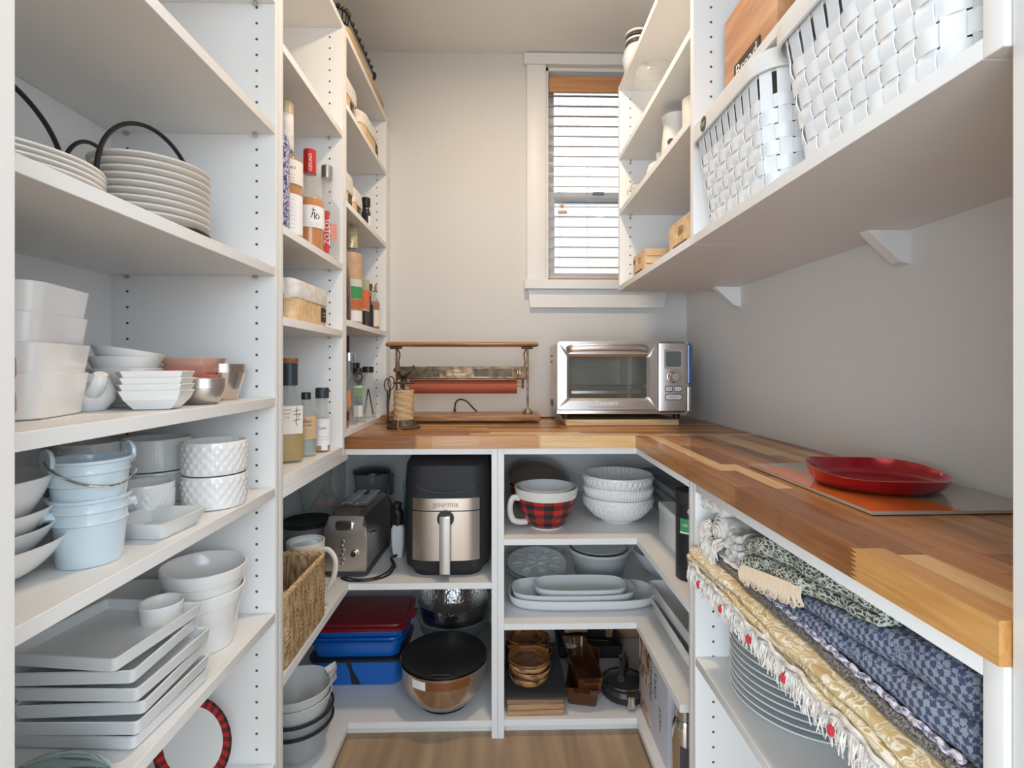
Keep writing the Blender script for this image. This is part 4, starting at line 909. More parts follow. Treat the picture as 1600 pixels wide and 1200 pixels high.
MB().tube(bez([(-.008, -.0355, .05), (-.012, -.0375, .024), (-.010, -.054, .008), (-.004, -.064, .0015), (.004, -.072, .0012)], 6), .0011, 6).build('twine_end', mat('twine_end', (.70, .52, .32), .8), sp)
sc = thing('scissors', 'old black iron scissors hanging behind the twine stand', 'scissors', (-0.394, 1.795, zW))
b = MB(); b.tube([(.018 * cos(a) * .6, 0, .145 + .022 * sin(a)) for a in [2 * pi * k / 20 for k in range(20)]], .0022, 6, closed=True); b.tube([(0, 0, .123), (.002, 0, .080), (0, 0, .0)], [.003, .005, .0012], 8, flat=.4); b.build('blade', M_IRON, sc)
b = MB(); b.tube([(.018 * cos(a) * .6 + .012, .004, .152 + .022 * sin(a)) for a in [2 * pi * k / 20 for k in range(20)]], .0022, 6, closed=True); b.tube([(.010, .004, .130), (.000, .004, .080), (.003, .004, .002)], [.003, .005, .0012], 8, flat=.4); b.build('blade', M_IRON, sc)
# loose cord
cd = thing('power_cord', 'black power cord with a plug arching up behind the roll holder', 'cord', (-0.185, 2.075, zW))
MB().lathe([(0, 0), (.0125, 0), (.0125, .004), (.0095, .006), (.005, .034), (.0035, .042), (0, .043)], 16).build('plug', M_BLK, cd)
MB().tube(bez([(0, 0, .040), (.004, 0, .062), (.020, 0, .076), (.048, 0, .068), (.082, 0, .034), (.120, 0, .008), (.20, .005, .0036), (.30, .012, .0036), (.345, -.02, .0036), (.40, -.03, .0036)], 8), .0030, 8).build('cable', M_BLK, cd)

# cutting board and oven
ob_ = thing('cutting_board', 'thick pale wooden cutting board lying under the countertop oven', 'cutting board', (0.429, 1.935, zW))
MB().box(-.200, .200, -.145, .150, 0, .0215, bev=.003).build('board', noise_mat('pale_board_wood', (.50, .33, .17), (.68, .50, .29), (5, 70, 70), .5), ob_)
ov = thing('toaster_oven', 'brushed steel countertop oven with a glass door and dial', 'oven', (0.435, 1.945, zW + .0222))
H0, H1 = .019, .276; ox0, ox1 = -.237, .237; of = -.150
for sx in (-.20, .20):
    for sy in (-.11, .11): MB().lathe([(0, 0), (.012, 0), (.013, .018), (0, .019)], 14, (sx, sy, 0)).build('foot', M_BLK, ov)
b = MB(); XZ = lambda x0_, x1_, z0_, z1_, r_, y: [(x, y, z) for x, z, _ in rr((x0_ + x1_) / 2, (z0_ + z1_) / 2, x1_ - x0_, z1_ - z0_, r_, 0, 4)]
A_ = (ox0 + .004, ox1 - .002, H0, H1, .012); C_ = (ox0 + .030, ox0 + .330, H0 + .030, H1 - .022, .006)
b.loft([XZ(*A_, .145), XZ(*A_, of + .010), XZ(*C_, of + .010), XZ(*C_, .110)], True, True); b.build('housing', M_STEELH, ov)
b = MB()
for r_ in range(2):
    for k in range(7): b.box(ox0 + .0030, ox0 + .0042, .035 + k * .008, .040 + k * .008, .225 - r_ * .022, .231 - r_ * .022)
tag(b.build('vent_slots', M_BLKM, ov, smooth=False), kind='stuff')
MB().box(ox0, ox0 + .355, of, of + .012, H0 + .014, H1 - .002, bev=.003)
dx0, dx1, dz0, dz1 = ox0 + .002, ox0 + .355, H0 + .016, H1 - .003
# door as a frame around the glass
def frame_loft(b, o, i, y0, y1, mi=0, ch=.0):
    (a0, a1, c0, c1), (p0, p1, q0, q1) = o, i
    O = rr((a0 + a1) / 2, (c0 + c1) / 2, a1 - a0, c1 - c0, .006, 0, 4); I = rr((p0 + p1) / 2, (q0 + q1) / 2, p1 - p0, q1 - q0, .008, 0, 4); J = rr((p0 + p1) / 2, (q0 + q1) / 2, p1 - p0 + 2 * ch, q1 - q0 + 2 * ch, .010, 0, 4)
    P = lambda R, y: [(x, y, z) for x, z, _ in R]
    rings = [P(O, y1), P(O, y0), P(J, y0)] + [P(I, y0 + .008 if ch else y0), P(I, y1), P(O, y1)]; b.loft(rings, mi=mi); return b
door_ = frame_loft(MB(), (dx0, dx1, dz0, dz1), (dx0 + .042, dx1 - .034, .075, .222), of, of + .018, ch=.009).build('door', M_STEEL, ov)
MB().box(dx0 + .040, dx1 - .032, of + .012, of + .015, .073, .224).build('door_glass', amat('smoked_glass', (.16, .16, .14), .30), door_, smooth=False)
b = MB(); b.box(ox0 + .036, ox0 + .255, of + .16, of + .162, .055, .248); b.build('oven_back', mat('grey_enamel', (.42, .41, .36), .4, metal=.3), ov, smooth=False)
MB().box(ox0 + .258, ox0 + .268, of + .040, of + .16, .052, .250).build('oven_side_wall', M_STEELH, ov, smooth=False)
b = MB()
for k in range(7): b.tube([(dx0 + .035, of + .028 + k * .012, .118), (dx1 - .03, of + .028 + k * .012, .118)], .0012, 6)
b.build('rack', M_CHROME, ov)
MB().box(dx0 + .05, dx1 - .05, of + .022, of + .10, .088, .102, bev=.003).build('pan', M_STEELH, ov)
MB().tube(bez([(dx0 + .035, of - .004, .246), (dx0 + .06, of - .020, .252), (dx0 + .175, of - .026, .254), (dx0 + .29, of - .020, .252), (dx0 + .318, of - .004, .246)], 8), .0125, 12, flat=.55).build('handle', M_STEEL, door_)
MB().box(ox0, ox0 + .358, of + .002, of + .02, H0, H0 + .0145, bev=.002).build('crumb_tray', M_STEELH, ov)
panel_ = MB().box(ox0 + .3585, ox1 - .012, of - .002, of + .02, H0 + .004, H1, bev=.008).build('control_panel', M_STEELH, ov)
px = ox0 + .412
frame_loft(MB(), (px - .034, px + .034, .178, .247), (px - .027, px + .027, .186, .240), of - .0045, of - .0015).build('display_bezel', M_CHROME, panel_)
MB().box(px - .027, px + .027, of - .0032, of - .0018, .186, .240).build('display', mat('lcd_grey', (.14, .16, .15), .2), panel_, smooth=False)
Mx = Matrix.Translation((px, of - .002, .151)) @ Matrix.Rotation(pi / 2, 4, 'X')
b = MB().lathe([(0, 0), (.021, 0), (.022, .006), (.019, .009), (.0165, .009), (.015, .020), (.0135, .023), (0, .0235)], 32); b.xform(Mx); b.build('dial', M_CHROME, panel_)
for (x, z, w_, h_, s_) in ((px - .017, .108, .012, .011, 'START'), (px + .017, .108, .012, .011, 'LIGHT'), (px, .079, .029, .011, 'START STOP')):
    MB().box(x - w_, x + w_, of - .0046, of - .0018, z - h_ * .8, z + h_ * .8, bev=.0015).build('button', mat('button_grey', (.70, .69, .68), .35), panel_)
    frame_loft(MB(), (x - w_ - .002, x + w_ + .002, z - h_ * .8 - .002, z + h_ * .8 + .002), (x - w_, x + w_, z - h_ * .8, z + h_ * .8), of - .0040, of - .0018).build('button_ring', M_BLK, panel_)
    lettering(s_, .0055, on_front(of - .0049, x, z), M_INK, panel_)
lettering('Cuisinart', .0220, on_front(of - .0014, ox0 + .175, .058), mat('badge_white', (.95, .94, .92), .9), door_)
ink([[(-.062, 0), (.062, 0)]], on_front(of - .0010, ox0 + .175, .044), M_INK, door_, .0008, 'badge_line')
MB().box(ox1 - .010, ox1 + .010, of + .004, .04, .120, H1 - .004, bev=.008).build('water_tank', mat('blue_plastic', (.05, .11, .30), .2, coat=.5), ov)
MB().box(ox1 - .011, ox1 + .003, of + .002, of + .03, H0 + .006, .118, bev=.004).build('side_trim', M_STEELH, ov)
MB().box(ox0 - .002, ox0 + .0045, .02, .045, .035, .060, bev=.001).build('cord_outlet', M_BLK, ov)

# ================================================================== RIGHT WORKTOP
gb = thing('glass_board', 'rectangular glass board with an orange corner, lying flat on the right worktop', 'board', (0.652, 0.885, zW))
MB().prism([(-.132, -.180), (.132, -.176), (.132, .180), (-.132, .176)], .001, .0055).build('glass', amat('glossy_beige_glass', (.42, .38, .33), .96, .06), gb, smooth=False)
MB().prism([(-.131, -.176), (.0, -.178), (-.03, -.02), (-.07, .12), (-.131, .168)], .0058, .0061).build('orange_print', mat('orange_print', (.75, .17, .04), .08, coat=.5), gb, smooth=False)
for x in (-.12, .12):
    for y in (-.165, .165): MB().lathe([(0, 0), (.006, 0), (.006, .001), (0, .001)], 12, (x, y, 0)).build('foot', M_BLK, gb)
rp = MB(); seg = 72
def rimh(a): return .027 + .005 * sin(a - .5) + .003 * sin(3 * a)
rings = []
for (r, z) in ((0.001, .002), (.080, .002), (.091, .004), (.0985, .5), (.1035, 1), (.1045, 1.05), (.1020, 1.05), (.0960, .55), (.0895, .0085), (.080, .0060), (.001, .0060)):
    rings.append([((r + (.004 * sin(2 * a + 1) if r > .09 else 0)) * cos(a), (r + (.004 * sin(2 * a + 1) if r > .09 else 0)) * sin(a), z if z < .1 else z * rimh(a)) for a in [2 * pi * k / seg for k in range(seg)]])
rp.loft(rings, True, True)
single('red_plate', rp, noise_mat('metallic_red_lacquer', (.30, .006, .012), (.52, .015, .03), 14, .18, metal=.55, coat=.6), 'glossy red glass plate with an uneven raised rim, on the glass board', 'plate', (0.640, 0.862, zW + .0066), angle=60)
# ================================================================== LOWER LEFT BAY, UPPER SHELF
zS = 0.4700 + E
af = thing('air_fryer', 'tall black air fryer with a brushed steel drawer front', 'air fryer', (-0.169, 1.735, zS))
def afr(w, d, z, r, cy=0): return rr(0, cy, w, d, r, z, 6)
MB().loft([afr(.215, .25, 0, .05), afr(.225, .26, .012, .055), afr(.262, .286, .030, .060), afr(.268, .292, .12, .06), afr(.268, .292, .30, .06), afr(.262, .284, .345, .06, .002), afr(.240, .250, .368, .06, .010), afr(.16, .17, .376, .05, .015)], True, True).build('body', M_BLKM, af)
def curved(b, x0, x1, z0, z1, y, bulge=.010, th=.004, n=12, r=.012):
    X = [x0 + (x1 - x0) * k / n for k in range(n + 1)]; f = lambda x: y - bulge * (1 - ((x - (x0 + x1) / 2) / ((x1 - x0) / 2)) ** 4)
    ring = lambda z, dy: [(x, f(x) + dy, z) for x in X]
    loop = [ring(z0, th), ring(z0, 0), ring(z1, 0), ring(z1, th), ring(z0, th)]
    b.loft(loop, closed=False); b.add([loop[q][0] for q in range(4)], [(0, 1, 2, 3)]); b.add([loop[q][-1] for q in range(4)], [(3, 2, 1, 0)]); return b
M_AFS = mat('vertical_brushed_steel', (.66, .60, .54), .3, metal=1.0, bump=((300, 300, 3), .06, .0004))
curved(MB(), -.104, .104, .210, .247, -.138, .016, .014).build('drawer_top_strip', M_AFS, af)
dr_ = curved(MB(), -.104, .104, .055, .2065, -.138, .016, .014).build('drawer_front', M_AFS, af)
MB().lathe([(0, 0), (.026, 0), (.026, .012), (0, .012)], 24).xform(Matrix.Translation((0, -.148, .186)) @ Matrix.Rotation(pi / 2, 4, 'X')).build('handle_recess', M_BLK, dr_)
MB().box(-.0165, .0165, -.180, -.158, .022, .198, bev=.002).build('handle', mat('satin_handle', (.66, .66, .66), .3, metal=1), dr_)
lettering('gourmia', .024, lambda u, w_: (u, -.1546 + .016 * (u / .104) ** 4, .229 + w_), mat('engraved_grey', (.26, .22, .19), .5), af)
b = MB(); b.tube([(.088 * cos(a), -.142 - .010 * sin(a), .285 - .020 * sin(a)) for a in [pi * k / 16 for k in range(17)]], .0025, 6); b.build('lid_seam', M_DKGREY, af)

ts = thing('toaster', 'brushed steel two-slot toaster with a small display and dial', 'toaster', (-0.476, 1.745, zS), rz=radians(-2))
def tring(y, g=1.0, dz=0):
    w_, h = .068 * g, .205
    pts = [(-w_ * .93, y, .020)] + [(-w_, y, .030), (-w_, y, .120), (-w_ * .96, y, .155 + dz), (-w_ * .80, y, .186 + dz), (-w_ * .55, y, .200 + dz), (-w_ * .2, y, h + dz), (w_ * .2, y, h + dz), (w_ * .55, y, .200 + dz), (w_ * .80, y, .186 + dz), (w_ * .96, y, .155 + dz), (w_, y, .120), (w_, y, .030), (w_ * .93, y, .020)]
    return pts
def tr2(y, top, g=1.0):
    return [(x, y, min(z, top) if z > .1 else z) for x, _, z in tring(y, g)]
MB().loft([tr2(-.150, .130, .97), tr2(-.148, .160), tr2(-.135, .187), tr2(-.110, .200), tr2(-.08, .206), tr2(.12, .206), tr2(.145, .190), tr2(.150, .150, .97)], True, True).build('body', M_STEELH, ts, angle=22)
MB().loft([rr(0, 0, .134, .29, .02, z, 4) for z in (.004, .0198)], True, True).build('base', M_DKGREY, ts)
for x in (-.05, .05):
    for y in (-.12, .12): MB().lathe([(0, 0), (.008, 0), (.008, .004), (0, .004)], 10, (x, y, 0)).build('foot', M_BLK, ts)
MB().box(-.052, .052, -.085, .125, .2062, .2085, bev=.002).build('top_plate', M_CHROME, ts)
for x in (-.024, .024):
    MB().box(x - .014, x + .014, -.075, .112, .2087, .2092).build('slot', M_BLKM, ts, smooth=False)
    b = MB()
    for k in range(10): b.tube([(x - .013, -.070 + k * .019, .2100), (x + .013, -.062 + k * .019, .2100)], .0012, 6)
    b.build('slot_guard', M_CHROME, ts)
frame_loft(MB(), (-.028, .022, .148, .176), (-.022, .016, .152, .172), -.1535, -.146).build('display_bezel', M_CHROME, ts)
MB().box(-.022, .016, -.1525, -.149, .152, .172).build('display', mat('lcd_brown', (.05, .04, .035), .2), ts, smooth=False)
for k in range(6):
    b = MB().lathe([(0, 0), (.0055, 0), (.005, .003), (0, .0035)], 14); b.xform(Matrix.Translation((-.006 - (k % 2) * .004, -.150, .112 - k * .014)) @ Matrix.Rotation(pi / 2, 4, 'X')); b.build('button', M_CHROME, ts)
b = MB().lathe([(0, 0), (.0125, 0), (.0125, .003), (.010, .005), (.009, .012), (0, .013)], 24); b.xform(Matrix.Translation((.030, -.150, .076)) @ Matrix.Rotation(pi / 2, 4, 'X')); b.build('dial', M_CHROME, ts)
MB().lathe([(0, 0), (.0075, 0), (.0075, .0006), (0, .0006)], 18).xform(Matrix.Translation((.030, -.1632, .076)) @ Matrix.Rotation(pi / 2, 4, 'X')).build('dial_face', mat('dark_maroon', (.05, .015, .015), .4), ts)
MB().box(.0685, .078, -.105, -.075, .120, .128, bev=.003).build('lever', M_CHROME, ts)
tc_ = thing('black_cable', 'black cable coiled on the shelf in front of the toaster', 'cord', (-0.44, 1.575, zS))
MB().tube(bez([(-.05, .012, .0035), (-.02, -.008, .0035), (.03, -.010, .0035), (.075, .012, .0035), (.095, .05, .0035), (.092, .12, .0035)], 8), .0030, 8).tube(bez([(-.04, .004, .0095), (.01, -.014, .0095), (.06, .0, .0095), (.088, .05, .0095), (.088, .10, .0095)], 8), .0028, 8).build('cable', M_BLK, tc_)

wj = single('storage_box', rect_dish(MB(), .13, .12, .085, .003, .98, .006), M_MEL, 'low white box hidden behind the black-lidded pot', 'box', (-0.705, 2.045, zS))
gj = thing('glass_vase', 'square clear glass vase holding pink and green bulbs, behind the toaster', 'vase', (-0.700, 2.045, zS + .0862))
b = MB(); b.loft([rr(0, 0, .125, .11, .02, 0, 4), rr(0, 0, .150, .12, .02, .06, 4), rr(0, 0, .155, .12, .02, .25, 4), rr(0, 0, .151, .116, .018, .25, 4), rr(0, 0, .146, .116, .018, .06, 4), rr(0, 0, .119, .104, .018, .004, 4)], True, True); b.build('glass', amat('vase_glass', (.70, .74, .66), .18), gj)
for (x, y, z, r, nm, m) in ((.035, -.02, .030, .024, 'onion', 'p'), (-.015, -.01, .028, .022, 'onion', 'p'), (.0, .02, .065, .02, 'onion', 'g')):
    MB().lathe([(0, -r * .8), (r * .6, -r * .65), (r, 0), (r * .6, r * .7), (.004, r * 1.1), (.003, r * 1.6), (0, r * 1.6)], 18, (x, y, z)).build('bulb', mat('pink_bulb', (.60, .28, .28), .4) if m == 'p' else mat('green_bulb', (.30, .36, .14), .5), gj)
MB().tube(bez([(.045, .0, .05), (.025, .0, .10), (.03, .0, .16), (.01, .0, .22)], 5), .006, 8, flat=.4).build('stem', MATS['green_bulb'], gj)
fp = thing('food_processor', 'black food processor with a clear bowl, standing behind the toaster', 'food processor', (-0.505, 2.025, zS))
MB().loft([rr(0, 0, .15, .15, .03, z, 5) for z in (0, .10)] + [rr(0, 0, .11, .11, .04, .145, 5)], True, True).build('base', M_BLK, fp)
MB().lathe([(.055, .146), (.062, .150), (.070, .24), (.068, .24), (.060, .152), (.055, .150)], 36).build('clear_bowl', amat('smoky_bowl', (.25, .26, .27), .45), fp)
MB().lathe([(0, .150), (.03, .150), (.028, .185), (.050, .188), (.050, .194), (.028, .197), (.026, .22), (.042, .223), (.040, .229), (0, .230)], 28).build('blade_hub', M_CHROME, fp)
MB().lathe([(0, .256), (.050, .254), (.071, .247), (.072, .2405), (.066, .2405), (0, .243)], 36).build('lid', M_BLK, fp)
MB().box(.068, .084, -.012, .012, .15, .235, bev=.004).build('handle', amat('smoky_handle', (.10, .10, .11), .7), fp)
pt = thing('stock_pot', 'grey pot with a black rim between the basket and the toaster', 'pot', (-0.652, 1.745, zS))
MB().lathe([(0, 0), (.070, 0), (.076, .006), (.079, .125), (.076, .125), (.073, .010), (0, .008)], 44).build('body', mat('grey_pot', (.22, .22, .23), .35), pt)
MB().lathe([(.0755, .1255), (.083, .1255), (.085, .134), (.080, .138), (.074, .132), (.060, .124), (0, .120)], 44).build('black_rim', M_BLK, pt)
mg = thing('mug', 'tall cream stoneware mug with a big handle behind the wicker basket', 'mug', (-0.540, 1.432, zS))
MB().lathe([(0, 0), (.040, 0), (.043, .004), (.045, .06), (.047, .12), (.0500, .150), (.0505, .172), (.0475, .172), (.0465, .150), (.043, .08), (.040, .008), (0, .006)], 48).build('body', M_CREAM, mg)
MB().lathe([(.0470, .158), (.0435, .162), (.0425, .168), (.040, .166), (.040, .158), (.0, .156)], 40).build('inner_cup', mat('bluish_white', (.66, .72, .76), .25), mg)
hd_ = Vector((cos(radians(-12)), sin(radians(-12)), 0))
MB().tube(bez([hd_ * .047 + Vector((0, 0, .148)), hd_ * .070 + Vector((0, 0, .150)), hd_ * .090 + Vector((0, 0, .122)), hd_ * .084 + Vector((0, 0, .075)), hd_ * .062 + Vector((0, 0, .045)), hd_ * .043 + Vector((0, 0, .038))], 6), .0075, 12, flat=.7).build('handle', M_CREAM, mg)
# wicker basket with onions
wk = thing('wicker_basket', 'brown seagrass basket at the front of the left shelf, full of onions', 'basket', (-0.580, 1.236, zS))
M_WICK = noise_mat('seagrass', (.20, .105, .04), (.66, .45, .24), (90, 90, 26), .8, bump=.9, dist=.004, lo=.3, hi=.68, distort=.6)
b = MB(); W_, D_ = .238, .262
rings = []
for k in range(29):
    z = .004 + .152 * k / 28; ring = rr(0, 0, W_, D_, .020, z, 4)
    ring = []
    base = rr(0, 0, W_, D_, .020, z, 4); dense = []
    for i in range(len(base)):
        p, q = Vector(base[i]), Vector(base[(i + 1) % len(base)]); nn = max(1, int((q - p).length / .006)); dense += [p + (q - p) * t / nn for t in range(nn)]
    for i, p in enumerate(dense):
        nrm = Vector((p.x / W_, p.y / D_, 0)).normalized(); ring.append(p + nrm * (.0026 * sin(i * 1.7 + (k % 2) * pi) * (1 if k % 28 else 0)))
    rings.append(ring)
inner = [[(p[0] * .93, p[1] * .93, p[2]) for p in rings[-1]], [(p[0] * .93, p[1] * .93, .010) for p in rings[0]]]
b.loft(rings + inner, True, True); b.build('woven_body', M_WICK, wk, angle=80)
b = MB()
base = rr(0, 0, W_ - .004, D_ - .004, .020, 0, 4); path = []
for i in range(len(base)):
    p, q = Vector(base[i]), Vector(base[(i + 1) % len(base)]); nn = max(1, int((q - p).length / .003)); path += [p + (q - p) * t / nn for t in range(nn)]
for ph in (0, pi):
    b.tube([p * (1 + .010 * sin(i * .55 + ph)) + Vector((0, 0, .160 + .003 * cos(i * .55 + ph))) for i, p in enumerate(path)], .0046, 6, closed=True)
b.build('braided_rim', noise_mat('pale_seagrass', (.42, .26, .11), (.72, .50, .26), 120, .8), wk)
M_ONI = noise_mat('onion_skin', (.42, .18, .20), (.62, .40, .38), (12, 12, 2), .35)
for k, (x, y, z, r) in enumerate(((-0.515, 1.150, .108, .034), (-0.585, 1.165, .095, .034), (-0.530, 1.222, .090, .034), (-0.60, 1.24, .05, .036), (-0.545, 1.300, .060, .035), (-0.53, 1.17, .045, .034), (-0.63, 1.31, .05, .034))):
    b = MB().lathe([(0, -r * .85), (r * .5, -r * .75), (r * .95, -r * .2), (r, .1 * r), (r * .7, r * .65), (r * .2, r * .9), (.004, r * 1.15), (0, r * 1.2)], 24)
    single('red_onion', b, M_ONI, 'pinkish red onion lying in the wicker basket', 'onion', (x, y, zS + z - .005), rot=(.3 * k, .2, k), group='onions in the wicker basket')
# odds between toaster and air fryer
gd = thing('hand_whisk_set', 'white and black kitchen gadget standing between the toaster and the air fryer', 'gadget', (-0.353, 1.775, zS))
MB().loft([rr(0, 0, .034, .03, .008, z, 3) for z in (.0, .012)] + [rr(0, 0, .044, .036, .010, .04, 3), rr(0, 0, .046, .036, .010, .095, 3), rr(0, 0, .034, .03, .008, .110, 3)], True, True).build('white_body', mat('white_plastic', (.72, .73, .72), .35), gd)
MB().tube(bez([(0, 0, .105), (.004, 0, .135), (-.004, 0, .165), (.002, 0, .185)], 5), [.016] * 6 + [.018] * 5 + [.014] * 5, 12).build('black_grip', M_BLK, gd)
MB().tube(bez([(-.002, -.020, .010), (-.012, -.05, .012), (.004, -.085, .006), (.012, -.11, .005)], 6), .005, 8).build('cord_loop', M_BLK, gd)
tb = thing('teal_brush', 'thin teal-handled brush leaning upright beside the air fryer', 'brush', (-0.352, 1.86, zS))
MB().tube([(0, 0, .0), (.004, .02, .20)], .005, 10).build('handle', mat('teal_plastic', (.05, .25, .23), .4), tb)
MB().tube([(.004, .0202, .2002), (.0055, .024, .235)], .0085, 10).build('head', mat('teal_head', (.10, .35, .33), .5), tb)

# ================================================================== LOWER LEFT BAY, BOTTOM
z0_ = 0.0525 + E
# steel bowl with black lid
sb = thing('mixing_bowl', 'round steel mixing bowl closed with a black lid, at the front of the bottom shelf', 'bowl', (-0.180, 1.648, z0_))
MB().lathe([(0, .001), (.055, 0), (.066, .003), (.095, .025), (.122, .060), (.133, .100), (.1355, .128), (.1375, .145), (.140, .1465), (.1345, .146), (.130, .10), (.118, .060), (.09, .027), (0, .006)], 64).build('bowl', mat('warm_brushed_steel', (.62, .52, .45), .22, metal=1.0, bump=((300, 300, 6), .05, .0004)), sb)
MB().lathe([(.050, -.0002), (.066, -.0002), (.082, .010), (.082, .0125), (.060, .0020), (.050, .0005)], 48).build('rubber_base', M_BLK, sb)
MB().lathe([(0, .1512), (.06, .1508), (.085, .1502), (.120, .1512), (.1345, .154), (.1352, .150), (.1340, .1468), (0, .148)], 64).build('lid', mat('black_lid', (.012, .012, .013), .28), sb)
MB().box(-.030, .030, -.126, -.112, .1522, .1570, bev=.003).build('lid_tab', M_BLK, [c for c in sb.children if c.name.startswith('lid')][0])
b = MB(); R = .1365; b.loft([[(R * cos(a), R * sin(a), z) for a in [radians(-128 + 4 * k) for k in range(6)]] for z in (.112, .138)], closed=False); b.build('peeling_sticker', M_PAPERW, sb, fix=False)
b = MB(); b.loft([[((.1368 if z > .12 else .1345) * cos(a), (.1368 if z > .12 else .1345) * sin(a), z) for a in [radians(-106 + 4 * k) for k in range(15)]] for z in (.112, .138)], closed=False); b.build('copper_band', mat('copper_tint', (.40, .18, .09), .3, metal=.8), sb, fix=False)
gl = single('glass_bowl', MB().lathe([(0, 0), (.06, 0), (.10, .04), (.128, .09), (.138, .130), (.141, .133), (.141, .139), (.134, .137), (.124, .09), (.097, .043), (0, .006)], 56), amat('green_tinted_glass', (.35, .50, .46), .30), 'clear glass bowl at the back, under the hammered steel bowl', 'bowl', (-0.180, 1.962, z0_))
hb_ = single('steel_bowl', MB().lathe([(0, 0), (.05, 0), (.09, .022), (.118, .055), (.130, .10), (.134, .128), (.1375, .131), (.1345, .133), (.127, .10), (.114, .055), (.088, .026), (0, .004)], 56), M_HAMMER, 'hammered steel bowl nested in the glass bowl at the back', 'bowl', (-0.180, 1.962, z0_ + .062))
# lidded containers
M_BLUE = mat('blue_lid_plastic', (.004, .10, .42), .25, coat=.4); M_BLUEG = mat('blue_glass_dish', (.006, .13, .52), .08, coat=.7); M_RED = mat('red_lid_plastic', (.20, .012, .018), .35)
CXc, CYc = -0.487, 1.845
k1 = thing('food_container', 'lowest blue baking dish with a black strap mark, under two lidded containers', 'container', (CXc, CYc, z0_))
rect_dish(MB(), .315, .240, .082, .005, .94, .035, n=8).build('dish', M_BLUEG, k1)
MB().loft([rr(0, 0, .322, .247, .036, z, 8) for z in (.0825, .0905)], True, True).build('black_lid', M_BLK, k1)
b = MB(); yy = -.1205; b.add([(-.030, yy, .080), (-.012, yy, .080), (-.010, yy + .001, .06), (-.020, yy + .002, .055)], [(0, 1, 2, 3)]); b.add([(-.020, yy + .002, .055), (-.010, yy + .001, .06), (.018, yy + .006, .004), (-.012, yy + .006, .004)], [(0, 1, 2, 3)]); b.build('black_mark', M_BLKM, k1, smooth=False, fix=False)
k2 = thing('food_container', 'middle blue lidded container of the stack, bright blue lid', 'container', (CXc - .002, CYc + .004, z0_ + .0912))
rect_dish(MB(), .305, .232, .048, .005, .95, .035, n=8).build('dish', M_BLUEG, k2)
MB().loft([rr(0, 0, .322, .247, .038, .0485, 8), rr(0, 0, .324, .249, .038, .056, 8), rr(0, 0, .300, .225, .034, .058, 8), rr(0, 0, .295, .220, .034, .063, 8)], True, True).build('lid', M_BLUE, k2)
k3 = thing('food_container', 'top container of the stack, closed with a dark red lid', 'container', (CXc + .006, CYc + .010, z0_ + .0912 + .0638))
rect_dish(MB(), .300, .225, .022, .005, .97, .03, n=8).build('dish', M_BLUEG, k3)
MB().loft([rr(0, 0, .322, .245, .034, .0222, 8), rr(0, 0, .325, .248, .034, .034, 8), rr(0, 0, .300, .222, .030, .036, 8), rr(0, 0, .296, .218, .030, .041, 8), rr(0, 0, .29, .212, .03, .042, 8)], True, True).build('lid', M_RED, k3)
MB().box(.158, .178, -.035, .035, .026, .031, bev=.002).build('lid_tab', M_RED, [c for c in k3.children if c.name.startswith('lid')][0])
# left bowls
M_MELB = mat('grey_melamine', (.62, .63, .62), .35)
for k, (nm, m, h, dz, lab) in enumerate((('glass_bowl', amat('dark_rim_glass', (.55, .58, .60), .5), .100, 0, 'lowest glass bowl of the stack beside the left panel'), ('glass_bowl', MATS['dark_rim_glass'], .100, .032, 'upper glass bowl of the stack beside the left panel'),
                                      ('batter_bowl', M_MELB, .095, .075, 'lower grey bowl with a pouring lip, nested on the glass bowls'), ('batter_bowl', M_MELB, .095, .100, 'topmost grey bowl with a pouring lip, beside the left panel'))):
    t = thing(nm, lab, 'bowl', (-0.560, 1.428, z0_ + dz), group='bowls beside the left panel')
    r = .092 if k < 2 else .090
    MB().lathe(bowl_prof(.045, r, h, .003, 2.0, foot=.003), 56).build('body', m, t)
    if k < 2: MB().lathe([(r - .001, h - .004), (r + .0035, h - .003), (r + .0035, h + .003), (r - .003, h + .003), (r - .001, h - .004)], 56).build('rim', M_BLK, t)
    else:
        b = MB(); b.loft([[(x, -.016 * g, h - .006 + dzz) , (x + .004, 0, h - .012 + dzz), (x, .016 * g, h - .006 + dzz), (x, .018 * g, h + .004 + dzz * 1.5), (x + .004, 0, h - .004 + dzz), (x, -.018 * g, h + .004 + dzz * 1.5)] for x, g, dzz in ((r - .010, 1.2, 0), (r + .006, .8, .006), (r + .016, .25, .012))], True, True)
        b.xform(Matrix.Rotation(radians(38), 4, 'Z')); b.build('pouring_lip', m, t)
# ================================================================== LOWER RIGHT BAY, UPPER SHELF
zR = 0.6010 + E
bb = thing('plaid_batter_bowl', 'red plaid batter bowl with a white rim and handle, beside the divider', 'bowl', (0.150, 1.678, zR))
M_IV = mat('ivory_ceramic', (.72, .70, .64), .25, coat=.3)
MB().lathe([(0, .002), (.045, .002), (.048, 0), (.052, 0), (.053, .006), (0, .007)], 48).build('foot_ring', M_IV, bb)
MB().lathe([(.052, .0065), (.066, .018), (.080, .042), (.090, .075), (.0935, .098)], 64).build('plaid_wall', plaid('buffalo_plaid', (.50, .02, .015), (9, 34)), bb)
MB().lathe([(.0935, .098), (.099, .101), (.1035, .126), (.1035, .131), (.100, .132), (.0965, .128), (.092, .100), (.085, .075), (.075, .043), (.062, .022), (.045, .010), (0, .0085)], 64).build('rim', M_IV, bb)
MB().lathe(bowl_prof(.045, .090, .060, .003, 1.8), 56, (0, 0, .0735)).build('inner_bowl', M_CERG, bb)
a = radians(196); u_ = Vector((cos(a), sin(a), 0))
